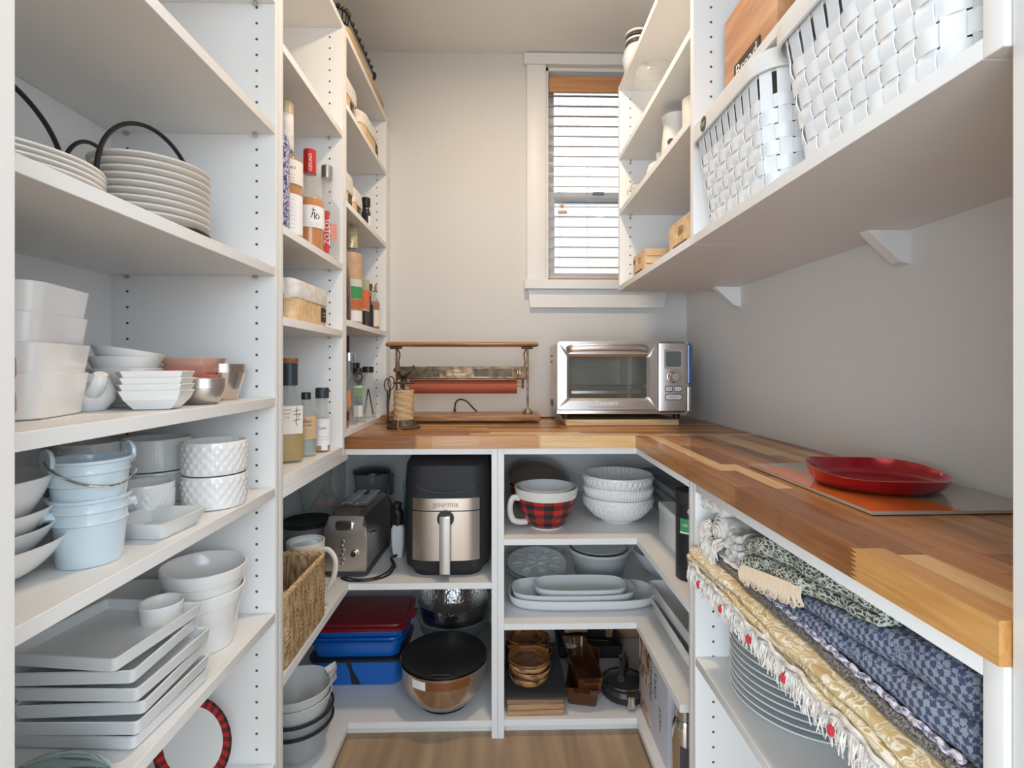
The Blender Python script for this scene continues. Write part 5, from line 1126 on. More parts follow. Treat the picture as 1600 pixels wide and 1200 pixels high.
MB().tube(bez([u_ * .092 + Vector((0, 0, .098)), u_ * .115 + Vector((0, 0, .100)), u_ * .124 + Vector((0, 0, .070)), u_ * .116 + Vector((0, 0, .034)), u_ * .095 + Vector((0, 0, .022)), u_ * .066 + Vector((0, 0, .020))], 6), .0095, 12, flat=.75).build('handle', M_IV, bb)
b = MB(); 
for s in (1,): 
    R_ = lambda z: .066 + (.0935 - .066) * min(1, max(0, (z - .018) / .08)) ** .6 + .0012
    ribbon = [(x, .052 - .018 * (1 - (x / .05) ** 2) ) for x in [-.05 + .005 * k for k in range(21)]]
    ink([ribbon], lambda u, w_: (R_(w_) * cos(radians(-95) + u / R_(w_)), R_(w_) * sin(radians(-95) + u / R_(w_)), w_), mat('swag_dark', (.03, .02, .02), .3), bb, .0018, 'swag_print')  # dark swag line curving across the plaid wall
rb_ = thing('red_casserole', 'round red casserole with a smoky glass lid, tilted up behind the plaid bowl', 'casserole', (0.150, 1.955, zR))
MB().lathe([(0, .001), (.075, 0), (.095, .012), (.112, .050), (.116, .075), (.112, .075), (.108, .052), (.09, .016), (0, .006)], 52).build('body', mat('red_enamel', (.42, .015, .012), .15, coat=.6), rb_)
b = MB().lathe([(0, .040), (.05, .036), (.10, .018), (.118, .004), (.120, 0), (.114, 0), (.10, .013), (.05, .032), (0, .036)], 52); b.xform(Matrix.Translation((0, .02, .098)) @ Matrix.Rotation(radians(24), 4, 'X') @ Matrix.Rotation(radians(6), 4, 'Y')); b.build('glass_lid', amat('brown_smoky_glass', (.22, .17, .14), .75, .06), rb_)
EX, EY = 0.402, 1.748
def emb(label, z, rb, rt, h, kind):
    n_ = 34; pr = [(0, .004), (rb * .75, .004), (rb * .78, 0), (rb, 0), (rb * 1.02, .006)]
    pr += [(rb + (rt - rb) * sin(pi / 2 * (k / n_)) ** .62 if kind != 'x' else 0, .006 + (h - .006) * k / n_) for k in range(1, n_ + 1)]
    pr += [(rt - .001, h + .001), (rt - .004, h), (rt - .005, h * .6), (rb, .012), (0, .010)]
    def fn(a, r, zz):
        if r < rb * 1.05 or zz < .012 or zz > h - .006: return r
        if kind == 'hob': return r + .0034 * max(0, sin(a * 40)) * max(0, sin(zz * 520)) + .0034 * max(0, sin(a * 40 + pi)) * max(0, sin(zz * 520 + pi))
        if kind == 'rib': return r + .0020 * sin(a * 72)
        v = abs(((a * 20 / (2 * pi)) % 1) * 2 - 1); return r + (.0030 if abs(v - ((zz * 28) % 1)) < .13 or abs(1 - v - ((zz * 28) % 1)) < .13 else 0)
    single('embossed_bowl', MB().lathe(pr, 360, fn=fn, uvs=False), M_CER, label, 'bowl', (EX, EY, z), group='embossed bowls', angle=70)
emb('lowest white bowl of the embossed stack, covered in raised dots', zR, .056, .119, .086, 'hob')
emb('middle white bowl of the embossed stack, with fine upright ribs', zR + .036, .056, .118, .086, 'rib')
emb('top white bowl of the embossed stack, with a crossed band below its rim', zR + .071, .056, .117, .086, 'cross')
cn = thing('cocoa_canister', 'tall black round canister with a green label at the front of the corner shelf', 'canister', (0.4735, 1.262, zR))
MB().lathe([(0, 0), (.036, 0), (.037, .002), (.037, .184), (0, .184)], 48).build('body', mat('black_card', (.018, .016, .018), .4), cn)
MB().lathe([(0, .1845), (.0378, .1845), (.0384, .187), (.0384, .214), (.037, .217), (.034, .215), (0, .213)], 48).build('lid', M_BLKM, cn)
fc = toward_cam(.4735, 1.262)
def wrap(t, R, a0, a1, z0, z1, m, nm='printed_patch'):
    b = MB(); b.loft([[(R * cos(a0 + (a1 - a0) * k / 10), R * sin(a0 + (a1 - a0) * k / 10), z) for k in range(11)] for z in (z0, z1)], closed=False); return b.build(nm, m, t, fix=False)
wrap(cn, .0374, fc - .75, fc - .05, .120, .152, mat('green_print', (.05, .30, .12), .5)); wrap(cn, .0375, fc - .75, fc - .05, .116, .120, M_PAPERW)
lettering('100', .010, on_cyl(.0377, fc - .4, .136), M_PAPERW, cn)
lettering('Cacao', .024, on_cyl(.0377, fc + .55, .170), M_PAPERW, cn); lettering('DARK', .008, on_cyl(.0377, fc + .30, .157), M_PAPERW, cn)
wrap(cn, .0374, fc - .25, fc + .8, .018, .066, noise_mat('berry_print', (.04, .015, .01), (.55, .08, .04), 150, .5, lo=.45, hi=.6))
wrap(cn, .0375, fc + .0, fc + .5, .060, .080, mat('salmon_print', (.70, .22, .12), .5)); wrap(cn, .0376, fc + .05, fc + .35, .080, .105, mat('pale_green_print', (.42, .48, .34), .5))
wx = thing('lidded_box', 'plain white lidded box on the corner shelf behind the black canister', 'box', (0.545, 1.430, zR))
MB().box(-.060, .060, -.125, .125, 0, .088, bev=.002).build('base', M_CERG, wx); MB().box(-.062, .062, -.127, .127, .0885, .110, bev=.002).build('lid', M_CERG, wx)
single('wooden_bowl', MB().lathe(bowl_prof(.014, .036, .030, .003, 1.8), 36), M_ACACIA, 'small dark wooden bowl resting on the white lidded box', 'bowl', (0.532, 1.352, zR + .1106))
M_GPAN = mat('grey_bakeware', (.34, .36, .37), .4, metal=.3)
for k in range(3):
    single('roasting_pan', rect_dish(MB(), .20, .44, .055, .003, .90, .02, n=4), M_GPAN, 'long grey baking pan, %s of three against the right wall' % ['lowest', 'middle', 'topmost'][k], 'pan', (0.665, 1.84, zR + k * .030), group='grey baking pans')
# ---- middle shelf of the right bay
zM2 = 0.3440 + E
for k in range(2):
    t = thing('egg_plate', ['lower round white egg plate under the other one', 'upper round white egg plate with oval hollows'][k], 'plate', (0.136, 1.925, zM2 + k * .0125 + (.016 if k else 0)), rot=(radians(9) * k, 0, 0))
    MB().lathe([(0, .002), (.05, .002), (.052, 0), (.06, 0), (.09, .010), (.109, .018), (.111, .021), (.108, .022), (.09, .015), (0, .013)], 52).build('plate', M_CERG, t)
    if k:
        for q in range(12):
            ring, rad = (8, .075) if q < 8 else (4, .030); a_ = 2 * pi * (q % ring) / ring + (.2 if q < 8 else .6)
            b2_ = MB(); b2_.tube([(.022 * cos(s), .0150 * sin(s), 0) for s in [2 * pi * j / 20 for j in range(20)]], .0016, 6, closed=True)
            b2_.loft([[(.022 * g * cos(s), .0150 * g * sin(s), zz) for s in [2 * pi * j / 20 for j in range(20)]] for g, zz in ((1, .0005), (.7, -.002), (.3, -.003))], False, True)
            b2_.xform(Matrix.Translation((rad * cos(a_), rad * sin(a_), .0165 + (.002 if q < 8 else -.0012))) @ Matrix.Rotation(a_, 4, 'Z')); b2_.build('egg_hollow', M_CERG, t)
cc = thing('fluted_dish', 'round fluted white souffle dish with a saucer lying in it', 'dish', (0.372, 1.930, zM2))
MB().lathe([(0, .002), (.080, .002), (.084, 0), (.088, .002), (.112, .088), (.116, .090), (.116, .099), (.111, .100), (.108, .090), (.084, .010), (0, .008)], 240, fn=lambda a, r, z: r + (.0012 * sin(a * 60) if .004 < z < .086 and r > .085 else 0), uvs=False).build('body', M_CERG, cc, angle=70)
b = MB().lathe([(0, .002), (.06, .002), (.098, .008), (.100, .011), (.06, .006), (0, .005)], 52); b.xform(Matrix.Translation((0, 0, .089)) @ Matrix.Rotation(radians(-3), 4, 'X')); b.build('saucer', M_CERG, cc)
single('serving_bowl', MB().lathe(bowl_prof(.05, .108, .085, .005, 1.6, foot=.005), 52), M_CERG, 'round grey-white bowl at the back right of the middle shelf', 'bowl', (0.610, 1.930, zM2))
for k, (w_, d_, h, dx, dz, lab) in enumerate(((.485, .185, .040, 0, 0, 'largest oval white platter, lowest of the nested three'), (.405, .160, .036, -.028, .016, 'middle-sized oval white platter of the nested three'), (.305, .130, .032, -.005, .031, 'smallest oval white platter, nested on top'))):
    b = MB(); oval_dish(b, w_, d_, h, .005, 3.4, .90); single('oval_platter', b, M_CERG, lab, 'platter', (0.268 + dx, 1.694, zM2 + dz), group='nested oval platters', angle=50)
for k in range(2):
    single('deep_plate', MB().lathe(bowl_prof(.075, .122, .034, .005, 1.3, foot=.004), 56), M_CER, 'round white plate, %s in the stack under the trays on the corner shelf' % ['lower', 'upper'][k], 'plate', (0.600, 1.345, zM2 + k * .018), group='round plates under the trays')
for k in range(2):
    b = rect_dish(MB(), .300, .330, .046, .005, .92, .012, n=3)
    single('serving_tray', b, M_CERG, 'deep white rectangular tray, %s on the round plates' % ['lower of the two', 'upper of the two'][k], 'tray', (0.592, 1.350, zM2 + .0525 + k * .047), rz=radians(1.5 * k), group='rectangular white trays')
# ---- bottom of the right bay
zN = 0.0530 + E
for k in range(3):
    single('wooden_board', MB().box(-.088, .088, -.145, .145, 0, .0165, bev=.003), noise_mat('worn_board_wood', (.26, .13, .06), (.52, .32, .17), (6, 60, 60), .55, rnd=True), 'thick wooden board, %s under the slate board' % ['lowest of three', 'middle of three', 'topmost of three'][k], 'cutting board', (0.108, 1.712, zN + k * .0170), rz=radians([0, .6, -.5][k]), group='wooden boards')
single('slate_board', MB().box(-.094, .094, -.158, .158, 0, .006, bev=.001), mat('slate', (.045, .045, .048), .6, bump=(60, .3, .001)), 'dark slate board under the wooden snack dishes', 'board', (0.113, 1.722, zN + .0512))
for k in range(5):
    b = MB(); n = 56
    def fig8(g, z, c1=(0, -.068), c2=(0, .062), r=.068):
        pts = []
        for j in range(n):
            s = 2 * pi * j / n; dx_, dy_ = cos(s), sin(s)
            best = 0
            for c in (c1, c2):
                bq = c[1] * dy_; disc_ = bq * bq - (c[1] ** 2 - (r * g) ** 2)
                if disc_ >= 0: best = max(best, bq + sqrt(disc_))
            best = max(best, .030 * g); pts.append((dx_ * best, dy_ * best, z))
        return pts
    b.loft([fig8(.66, 0), fig8(.88, .008), fig8(1.0, .028), fig8(.985, .030), fig8(.93, .027), fig8(.80, .010), fig8(.5, .005)], True, True)
    b.loft([[(.062 * cos(s), .007 * sin(s), z) for s in [2 * pi * j / 16 for j in range(16)]] for z in (.006, .027)], False, True)
    single('snack_dish', b, M_ACACIA if k == 4 else noise_mat('striped_acacia', (.10, .035, .012), (.50, .28, .12), (26, 26, 40), .35, coat=.3, rnd=True, lo=.42, hi=.58), 'two-part acacia snack dish, %s of the stack on the slate' % ['lowest', 'second from the bottom', 'middle', 'fourth from the bottom', 'topmost'][k], 'dish',
           (0.094 + [.010, .006, -.002, .006, -.004][k], 1.728 + [.0, .004, -.004, .002, 0][k], zN + .0576 + k * .0118), rz=radians([-9, -4, 4, -7, 2][k]), group='acacia snack dishes', angle=60)
M_BRG = amat('amber_brown_glass', (.11, .036, .012), .74, .05)
for k, (dx, rz_, w_) in enumerate(((.004, -12, .105), (-.003, 5, .085))):
    t = thing('amber_loaf_dish', ['lower amber glass loaf dish, lying askew', 'upper long amber glass loaf dish'][k], 'dish', (0.276 + dx, 1.718, zN + k * .034), rz=radians(rz_), group='amber glass dishes')
    rect_dish(MB(), w_, .255, .062, .004, .86, .010, n=3).build('dish', M_BRG, t)
    for s in (-1, 1): MB().box(-.026, .026, s * .127 - .012 + s * .010, s * .127 + .012 + s * .002, .056, .061, bev=.002).build('handle', M_BRG, t)
wa = thing('waffle_iron', 'round black hinged iron with a steel clasp beside the amber dishes', 'waffle iron', (0.407, 1.672, zN))
MB().lathe([(0, .002), (.070, .002), (.078, .010), (.080, .026), (0, .027)], 48).build('lower_plate', M_BLK, wa)
MB().lathe([(0, .052), (.045, .052), (.052, .049), (.066, .047), (.076, .042), (.080, .0275), (0, .0275)], 48).build('upper_plate', mat('satin_black', (.03, .03, .032), .25, coat=.4), wa)
MB().tube([(.066 * cos(a), .066 * sin(a), .0475) for a in [2 * pi * k / 40 for k in range(40)]], .0018, 6, closed=True).build('steel_ring', M_CHROME, wa)
MB().box(-.012, .010, -.097, -.076, .008, .046, bev=.003).build('clasp', M_CHROME, wa)
MB().tube(bez([(-.015, -.010, .056), (-.005, .020, .066), (.012, .055, .074), (.020, .090, .076)], 6), [.012] * 5 + [.009] * 14, 12).build('handle', mat('satin_black_handle', (.05, .05, .052), .25, coat=.5), wa)
MB().box(.004, .034, .082, .100, .01, .07, bev=.002).build('hinge', M_CHROME, wa)
gr = single('griddle_pan', rect_dish(MB(), .24, .16, .046, .006, .95, .012), M_BLKM, 'black rectangular pan at the back, with wooden-handled tools lying on it', 'pan', (0.330, 1.945, zN))
for k, (x, y, dz, a) in enumerate(((0.300, 1.895, 0, -6), (0.315, 1.955, 0.006, 3))):
    t = thing('roasting_fork', ['front wooden-handled fork with a steel rod lying on the black pan', 'back wooden-handled fork with a steel rod lying on the black pan'][k], 'fork', (x, y, zN + .0470 + .0102 + dz), rz=radians(a), group='wooden-handled forks')
    MB().tube([(-.070, 0, 0), (-.066, 0, 0), (-.02, 0, 0), (.012, 0, 0), (.018, 0, 0)], [.006, .010, .0075, .010, .006], 14).build('handle', M_BAMBOO, t)
    MB().tube([(.0182, 0, 0), (.105, 0, 0)], .0018, 6).build('rod', M_CHROME, t)
single('wooden_crate', MB().box(-.085, .085, -.05, .05, 0, .105, bev=.004), noise_mat('brown_crate_wood', (.28, .15, .07), (.45, .27, .13), (5, 50, 50), .6), 'plain brown wooden box at the back behind the black iron', 'box', (0.500, 2.055, zN))
ct = thing('appliance_carton', 'printed appliance carton with a food picture, standing on the bottom corner shelf', 'carton', (0.535, 1.475, zN))
MB().box(-.095, .095, -.140, .140, 0, .262, bev=.001).build('carton', noise_mat('grey_lilac_card', (.48, .47, .52), (.56, .54, .58), 5, .55), ct)
MB().box(-.0958, -.0951, .020, .139, .004, .258).build('food_picture', noise_mat('food_photo', (.16, .05, .02), (.78, .60, .45), (30, 45, 22), .35, detail=6, lo=.38, hi=.64, distort=1.5), ct, smooth=False)
MB().box(-.0962, -.0959, .030, .120, .050, .110).build('pale_picture_area', mat('cool_print', (.50, .46, .50), .4), ct, smooth=False)
lettering('CONTACT', .026, on_side_n(-.0966, .008, .160), M_INK, ct, rot=pi / 2); lettering('GRILL', .030, on_side_n(-.0954, -.030, .165), M_INK, ct, rot=pi / 2); lettering('HOT', .030, on_side_n(-.0954, -.075, .10), M_INK, ct, rot=pi / 2)
th = thing('thermos_flask', 'polished steel flask at the front of the bottom corner shelf', 'flask', (0.458, 1.255, zN))
MB().lathe([(0, 0), (.031, 0), (.033, .003), (.033, .185), (.026, .205), (0, .205)], 40).build('body', M_CHROME, th); MB().lathe([(0, .2055), (.024, .2055), (.024, .238), (.021, .242), (0, .242)], 32).build('stopper', M_CHROME, th)
b = MB().box(-.001, .001, -.014, .014, .08, .15); b.xform(Matrix.Rotation(toward_cam(.458, 1.255), 4, 'Z') @ Matrix.Translation((.0335, 0, 0))); b.build('badge', M_DKGREY, th, smooth=False)

# ================================================================== NEAR RIGHT BASE UNIT
zP = 0.4895 + T + E
pl = None
for k in range(11):
    loc = (0.566 + random.uniform(-.001, .001), 0.930 + random.uniform(-.001, .001), zP + k * .0122)
    if pl is None:
        b = MB().lathe([(0, .002), (.074, .002), (.076, 0), (.080, 0), (.100, .006), (.130, .0130), (.1335, .0150), (.1320, .0165), (.104, .0100), (.076, .0055), (0, .0055)], 64)
        pl = single('dinner_plate', b, M_CERG, 'white dinner plate in the tall stack under the folded textiles', 'plate', loc, group='dinner plates under the textiles')
    else: copy_tree(pl, loc)
zX = 0.692 + T + E
def pattern_mat(name, build):
    m = bpy.data.materials.new(name); b = _bsdf(m); b.inputs['Roughness'].default_value = .9; nt = m.node_tree
    N = nt.nodes.new; L = nt.links.new; tc = N('ShaderNodeTexCoord'); mp = N('ShaderNodeMapping'); L(tc.outputs['Object'], mp.inputs[0]); build(N, L, mp, b); return m
def ramp(N, stops, interp='LINEAR'):
    cr = N('ShaderNodeValToRGB'); e = cr.color_ramp.elements; cr.color_ramp.interpolation = interp
    e[0].position, e[0].color = stops[0][0], (*stops[0][1], 1); e[1].position, e[1].color = stops[1][0], (*stops[1][1], 1)
    for p, c in stops[2:]: x = e.new(p); x.color = (*c, 1)
    return cr
def _leaf(N, L, mp, b):
    mp.inputs['Scale'].default_value = (80, 60, 130); v = N('ShaderNodeTexVoronoi'); v.feature = 'DISTANCE_TO_EDGE'; v.inputs['Scale'].default_value = 1.6; n = N('ShaderNodeTexNoise'); n.inputs['Scale'].default_value = 1.2
    mx = N('ShaderNodeVectorMath'); mx.operation = 'ADD'; L(mp.outputs[0], n.inputs['Vector']); L(mp.outputs[0], mx.inputs[0]); L(n.outputs['Color'], mx.inputs[1]); L(mx.outputs[0], v.inputs['Vector'])
    cr = ramp(N, [(0.0, (.60, .62, .55)), (.16, (.05, .06, .05)), (.10, (.40, .42, .36))]); L(v.outputs['Distance'], cr.inputs[0]); L(cr.outputs[0], b.inputs['Base Color'])
def _hound(N, L, mp, b):
    mp.inputs['Scale'].default_value = (150, 150, 150); mp.inputs['Rotation'].default_value = (radians(30), 0, 0); c = N('ShaderNodeTexChecker'); c.inputs['Scale'].default_value = 1.0; c.inputs['Color1'].default_value = (.055, .075, .15, 1); c.inputs['Color2'].default_value = (.27, .30, .36, 1)
    n = N('ShaderNodeTexNoise'); n.inputs['Scale'].default_value = 3; mx = N('ShaderNodeVectorMath'); mx.operation = 'ADD'; sc_ = N('ShaderNodeVectorMath'); sc_.operation = 'SCALE'; sc_.inputs['Scale'].default_value = .9
    L(mp.outputs[0], n.inputs['Vector']); L(n.outputs['Color'], sc_.inputs[0]); L(mp.outputs[0], mx.inputs[0]); L(sc_.outputs[0], mx.inputs[1]); L(mx.outputs[0], c.inputs['Vector']); L(c.outputs['Color'], b.inputs['Base Color'])
def _broc(N, L, mp, b):
    mp.inputs['Scale'].default_value = (20, 14, 30); w_ = N('ShaderNodeTexWave'); w_.wave_type = 'RINGS'; w_.inputs['Scale'].default_value = .8; w_.inputs['Distortion'].default_value = 7; w_.inputs['Detail'].default_value = 1.5; w_.inputs['Detail Scale'].default_value = .7
    w_ = N('ShaderNodeTexNoise'); w_.inputs['Scale'].default_value = 1.0; w_.inputs['Detail'].default_value = 1.0; w_.inputs['Distortion'].default_value = 2.2; mp.inputs['Scale'].default_value = (30, 26, 40)
    cr = ramp(N, [(0.30, (.56, .41, .19)), (.40, (.66, .52, .28)), (.42, (.84, .80, .70)), (.46, (.60, .46, .22)), (.52, (.70, .57, .33)), (.54, (.86, .82, .74)), (.60, (.80, .74, .60)), (.62, (.55, .40, .18))]); L(mp.outputs[0], w_.inputs['Vector']); L(w_.outputs['Fac'], cr.inputs[0]); L(cr.outputs[0], b.inputs['Base Color'])
    bp = N('ShaderNodeBump'); bp.inputs['Strength'].default_value = .5; bp.inputs['Distance'].default_value = .003; L(w_.outputs['Fac'], bp.inputs['Height']); L(bp.outputs[0], b.inputs['Normal'])
M_LEAF = pattern_mat('dark_leaf_weave', _leaf); M_HOUND = pattern_mat('navy_houndstooth', _hound); M_BROC = pattern_mat('gold_brocade', _broc)
M_RUN = noise_mat('charcoal_runner', (.05, .045, .04), (.28, .26, .24), 420, .9, lo=.4, hi=.62)
M_LACE = noise_mat('lilac_lace', (.16, .16, .26), (.72, .68, .74), 200, .9, lo=.42, hi=.6)
def folded(name, label, x0, x1, y0, y1, zf, m, group='folded textiles on the shelf', layers=2, loc=(0, 0, 0), wob=.002, seed=0):
    """soft folded textile; zf(y) gives (bottom, top) heights, the rounded folds face the aisle"""
    t = thing(name, label, 'textile', loc, group=group); n = 40
    rg = random.Random(seed)
    for q in range(layers):
        rings = []
        for k in range(n + 1):
            y = y0 + (y1 - y0) * k / n; zb_, zt_ = zf(y); a, c_ = zb_ + (zt_ - zb_) * q / layers, zb_ + (zt_ - zb_) * (q + 1) / layers - .0004
            h = max(.0008, (c_ - a) / 2); mz = (a + c_) / 2; ring = []; xo = x0 + wob * sin(k * .35 + q * 2.1 + seed) + wob * .6 * sin(k * .9 + q)
            for j in range(9): s = pi / 2 + pi * j / 8; ring.append((xo + min(h, .012) + min(h, .012) * cos(s), y, mz + h * sin(s)))
            ring += [(x1, y, mz - h), (x1, y, mz + h)]; rings.append(ring)
        MB().loft(rings, True, True).build('fold', m, t)
    return t
folded('brocade_throw', 'cream and gold brocade throw, lowest of the folded textiles on the right', .392, .74, .450, 1.060, lambda y: (zX, zX + .036), M_BROC, layers=3, seed=1, wob=.003)
bt = [o for o in COL.objects if o.name == 'brocade_throw'][0]
b = MB(); rg = random.Random(9)
for k in range(420):
    y = .455 + .60 * (k + rg.random()) / 420; x = .3935 + rg.uniform(-.003, .001); z = zX + .002 + rg.uniform(-.002, .004); l = rg.uniform(.020, .038)
    b.tube([(x, y, z), (x - .004, y + rg.uniform(-.004, .004), z - l * .5), (x - .002 + rg.uniform(-.003, .002), y + rg.uniform(-.007, .007), z - l)], [.0016, .0014, .0008], 4)
tag(b.build('fringe', noise_mat('cream_fringe', (.55, .50, .44), (.82, .79, .74), 90, .95), bt, fix=False), kind='stuff')
b = MB()
for k in range(6):
    y = .49 + k * .10; b.lathe([(0, -.008), (.004, -.005), (.005, .003), (0, .007)], 8, (.3865, y, zX - .012))
tag(b.build('red_knots', mat('red_yarn', (.55, .03, .05), .9), bt), kind='stuff')
b = MB(); pts = [(.3900 + .002 * sin(k * .8), .455 + .6 * k / 120, zX + .010 + .003 * sin(k * .35)) for k in range(121)]
b.tube(pts, .0035, 6); b.tube([(p[0] + .001, p[1], p[2] - .009 + .002 * sin(i)) for i, p in enumerate(pts)], .0030, 6); b.build('tassel_cord', MATS['cream_fringe'], bt)
folded('woven_runner', 'charcoal woven runner between the brocade and the patterned cloths', .413, .73, .450, 1.050, lambda y: (zX + .0368, zX + .050), M_RUN, layers=1, seed=2)
def zh(y): top = zX + .0515 + .050 + (.034 if y < .62 else max(.0, .034 - (y - .62) * .20)); return (zX + .0512, min(zX + .138, top) if y < .86 else zX + .070)
def ztop_h(y): return zX + .0512 + max(.006, .084 - max(0, y - .50) * .205)
folded('houndstooth_cloth', 'blue and grey houndstooth cloth folded nearest the doorway', .421, .73, .450, .870, lambda y: (zX + .0512, ztop_h(y)), M_HOUND, layers=2, seed=3, wob=.0015)
hc = [o for o in COL.objects if o.name == 'houndstooth_cloth'][0]
b = MB(); pts = [(.4190 + .001 * sin(k * .9), .455 + .41 * k / 100, zX + .0545 + .0015 * sin(k * 1.3)) for k in range(101)]; b.tube(pts, .0040, 6); b.build('lilac_edging', M_LACE, hc)
folded('leaf_cloth', 'dark green and white leaf-patterned cloth heaped on top of the pile', .419, .73, .560, .880, lambda y: (max(ztop_h(y) + .0008 if y <= .87 else zX + .0515, zX + .0515), zX + .1455 - max(0, y - .80) * .35), M_LEAF, layers=2, seed=4, wob=.003)
lc = [o for o in COL.objects if o.name == 'leaf_cloth'][0]
b = MB(); rg = random.Random(4)
for k in range(46):
    y = .70 + .17 * k / 46; z = ztop_h(y) + .006
    l = rg.uniform(.012, .022); pts = bez([(.416, y, z + .008), (.409, y - .010, z + .002 - l * .3), (.407, y - .016 + rg.uniform(-.006, .006), z - l * .6), (.408, y - .006, z - l), (.410, y + .006, z - l * .5), (.416, y + .008, z + .006)], 3)
    b.tube(pts, .0012, 5)
tag(b.build('looped_fringe', mat('cream_yarn', (.74, .62, .48), .9), lc, fix=False), kind='stuff')
# rolled cream blanket with spiral end, and rolled white cloths above it
M_CRM = noise_mat('natural_cotton', (.60, .57, .53), (.80, .77, .72), 50, .9, bump=.4)
M_GRYC = noise_mat('grey_cotton', (.34, .33, .31), (.58, .56, .53), 60, .9, bump=.4)
rl = thing('rolled_blanket', 'rolled natural cotton blanket with a spiral fold and long fringe at the far end', 'textile', (0.446, 0.990, zX + .092))
b = MB(); sp_ = []
for k in range(110):
    a_ = k * .24; r = .004 + .0305 * k / 110; sp_.append((r * cos(a_), r * sin(a_) * .95))
for x0_, x1_ in ((-.030, .22),):
    n = len(sp_); vs = []
    for (p, q) in sp_: vs += [(x0_ + .012 * (p * p + q * q) / .0009, p, q), (x1_, p, q)]
    b.add(vs, [(2 * i, 2 * i + 2, 2 * i + 3, 2 * i + 1) for i in range(n - 1)])
o = b.build('spiral_roll', M_CRM, rl, fix=False, angle=80); md = o.modifiers.new('thickness', 'SOLIDIFY'); md.thickness = .0022
b = MB(); rg = random.Random(12)
for k in range(170):
    a_ = rg.uniform(-2.9, .4); r = rg.uniform(.024, .036); y, z = r * cos(a_), r * sin(a_); l = rg.uniform(.020, .052)
    b.tube(bez([(-.024, y, z), (-.038, y + rg.uniform(-.004, .012), z - l * .3), (-.040 + rg.uniform(-.004, .006), y + rg.uniform(-.004, .020), z - l)], 3), .0012, 4)
tag(b.build('fringe', MATS['cream_fringe'], rl, fix=False), kind='stuff')
folded('fringed_throw', 'natural cotton throw under the rolled blanket, its fringe hanging over the shelf', .416, .70, .890, 1.049, lambda y: (zX + .0515, zX + .0565), M_CRM, layers=1, seed=7)
folded('grey_throw', 'loosely folded grey-white throw heaped beside the rolled blanket', .424, .70, .884, .950, lambda y: (zX + .0570, zX + .118 + .012 * sin(y * 60)), M_GRYC, layers=4, seed=8, wob=.005)
for k, (y, z) in enumerate(((1.050, .1480), (1.019, .1480), (.988, .1480))):
    t = thing('rolled_napkin', ['rolled white cloth nearest the corner panel, on top of the pile', 'middle one of the rolled white cloths on top of the pile', 'third rolled white cloth from the corner panel'][k], 'textile', (0.440, y, zX + z - .0155), group='rolled white cloths')
    MB().tube([(-.022 + .004 * k, 0, 0), (-.020 + .004 * k, 0, 0), (.06, .001, .001), (.20, 0, 0)], [.008, .0135, .0142, .0140], 16).build('roll', M_CRM, t)
    MB().tube([(-.0225 + .004 * k + .0 * j, .0075 * cos(j * .6) * j / 14, .0075 * sin(j * .6) * j / 14) for j in range(15)], .0012, 5).build('spiral_edge', M_CRM, t)

# ================================================================== WALL UNIT, FAR PART
zU1 = 1.388 + T + E; zU2 = 1.652 + T + E; zU3 = 1.843 + T + E; zU4 = 2.105 + E
def crate(label, loc, w_, d_, h):
    t = thing('wooden_crate', label, 'crate', loc, group='small wooden crates'); th_ = .006
    for x in (-w_ / 2, w_ / 2 - th_):
        b = MB(); O = rr(0, h / 2, d_, h, .003, 0, 4); I = rr(0, h * .64, d_ * .36, h * .30, h * .13, 0, 4)
        P = lambda R, xx: [(xx, y, z) for y, z, _ in R]
        b.loft([P(O, x), P(O, x + th_), P(I, x + th_), P(I, x), P(O, x)]); b.build('end_board', M_BAMBOO, t)
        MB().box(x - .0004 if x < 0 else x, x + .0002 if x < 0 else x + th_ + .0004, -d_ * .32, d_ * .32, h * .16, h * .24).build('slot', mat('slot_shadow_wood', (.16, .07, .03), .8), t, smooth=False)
    for y in (-d_ / 2, d_ / 2 - .004):
        for k in range(3): MB().box(-w_ / 2 + th_ + .0002, w_ / 2 - th_ - .0002, y, y + .004, .004 + k * h * .33, .004 + k * h * .33 + h * .28, bev=.0008).build('slat', M_BAMBOO, t)
    MB().box(-w_ / 2 + th_ + .0002, w_ / 2 - th_ - .0002, -d_ / 2 + .0042, d_ / 2 - .0042, .001, .005).build('floor_board', M_BAMBOO, t, smooth=False); return t
t = crate('small open wooden crate with a round black sticker, nearest the window', (0.505, 1.585, zU1), .15, .130, .070)
b = MB().lathe([(0, 0), (.0085, 0), (.0085, .001), (0, .001)], 20); b.xform(Matrix.Translation((-.0752, .050, .052)) @ Matrix.Rotation(-pi / 2, 4, 'Y')); b.build('round_sticker', M_DKGREY, t)
crate('small open wooden crate next to the upright panel, right of the first', (0.510, 1.235, zU1), .15, .150, .074)
pA = thing('pitcher', 'white ceramic pitcher with a dark medallion on the second shelf', 'pitcher', (0.480, 1.400, zU2))
MB().lathe([(0, 0), (.024, 0), (.032, .012), (.036, .045), (.033, .085), (.030, .115), (.035, .140), (.032, .140), (.027, .115), (.030, .085), (.032, .045), (.028, .012), (0, .006)], 40).build('body', M_IV, pA)
MB().tube(bez([(.028, .01, .125), (.052, .016, .118), (.056, .018, .080), (.034, .011, .050)], 6), .005, 8).build('handle', M_IV, pA)
b = MB().lathe([(0, 0), (.009, 0), (.009, .0012), (0, .0012)], 20); fa = toward_cam(.48, 1.40) ; b.xform(Matrix.Rotation(fa - .3, 4, 'Z') @ Matrix.Translation((.0355, 0, .060)) @ Matrix.Rotation(pi / 2, 4, 'Y')); b.build('medallion', M_DKGREY, pA)
pB = thing('pitcher', 'white cylindrical jug at the upright panel on the second shelf', 'pitcher', (0.487, 1.255, zU2))
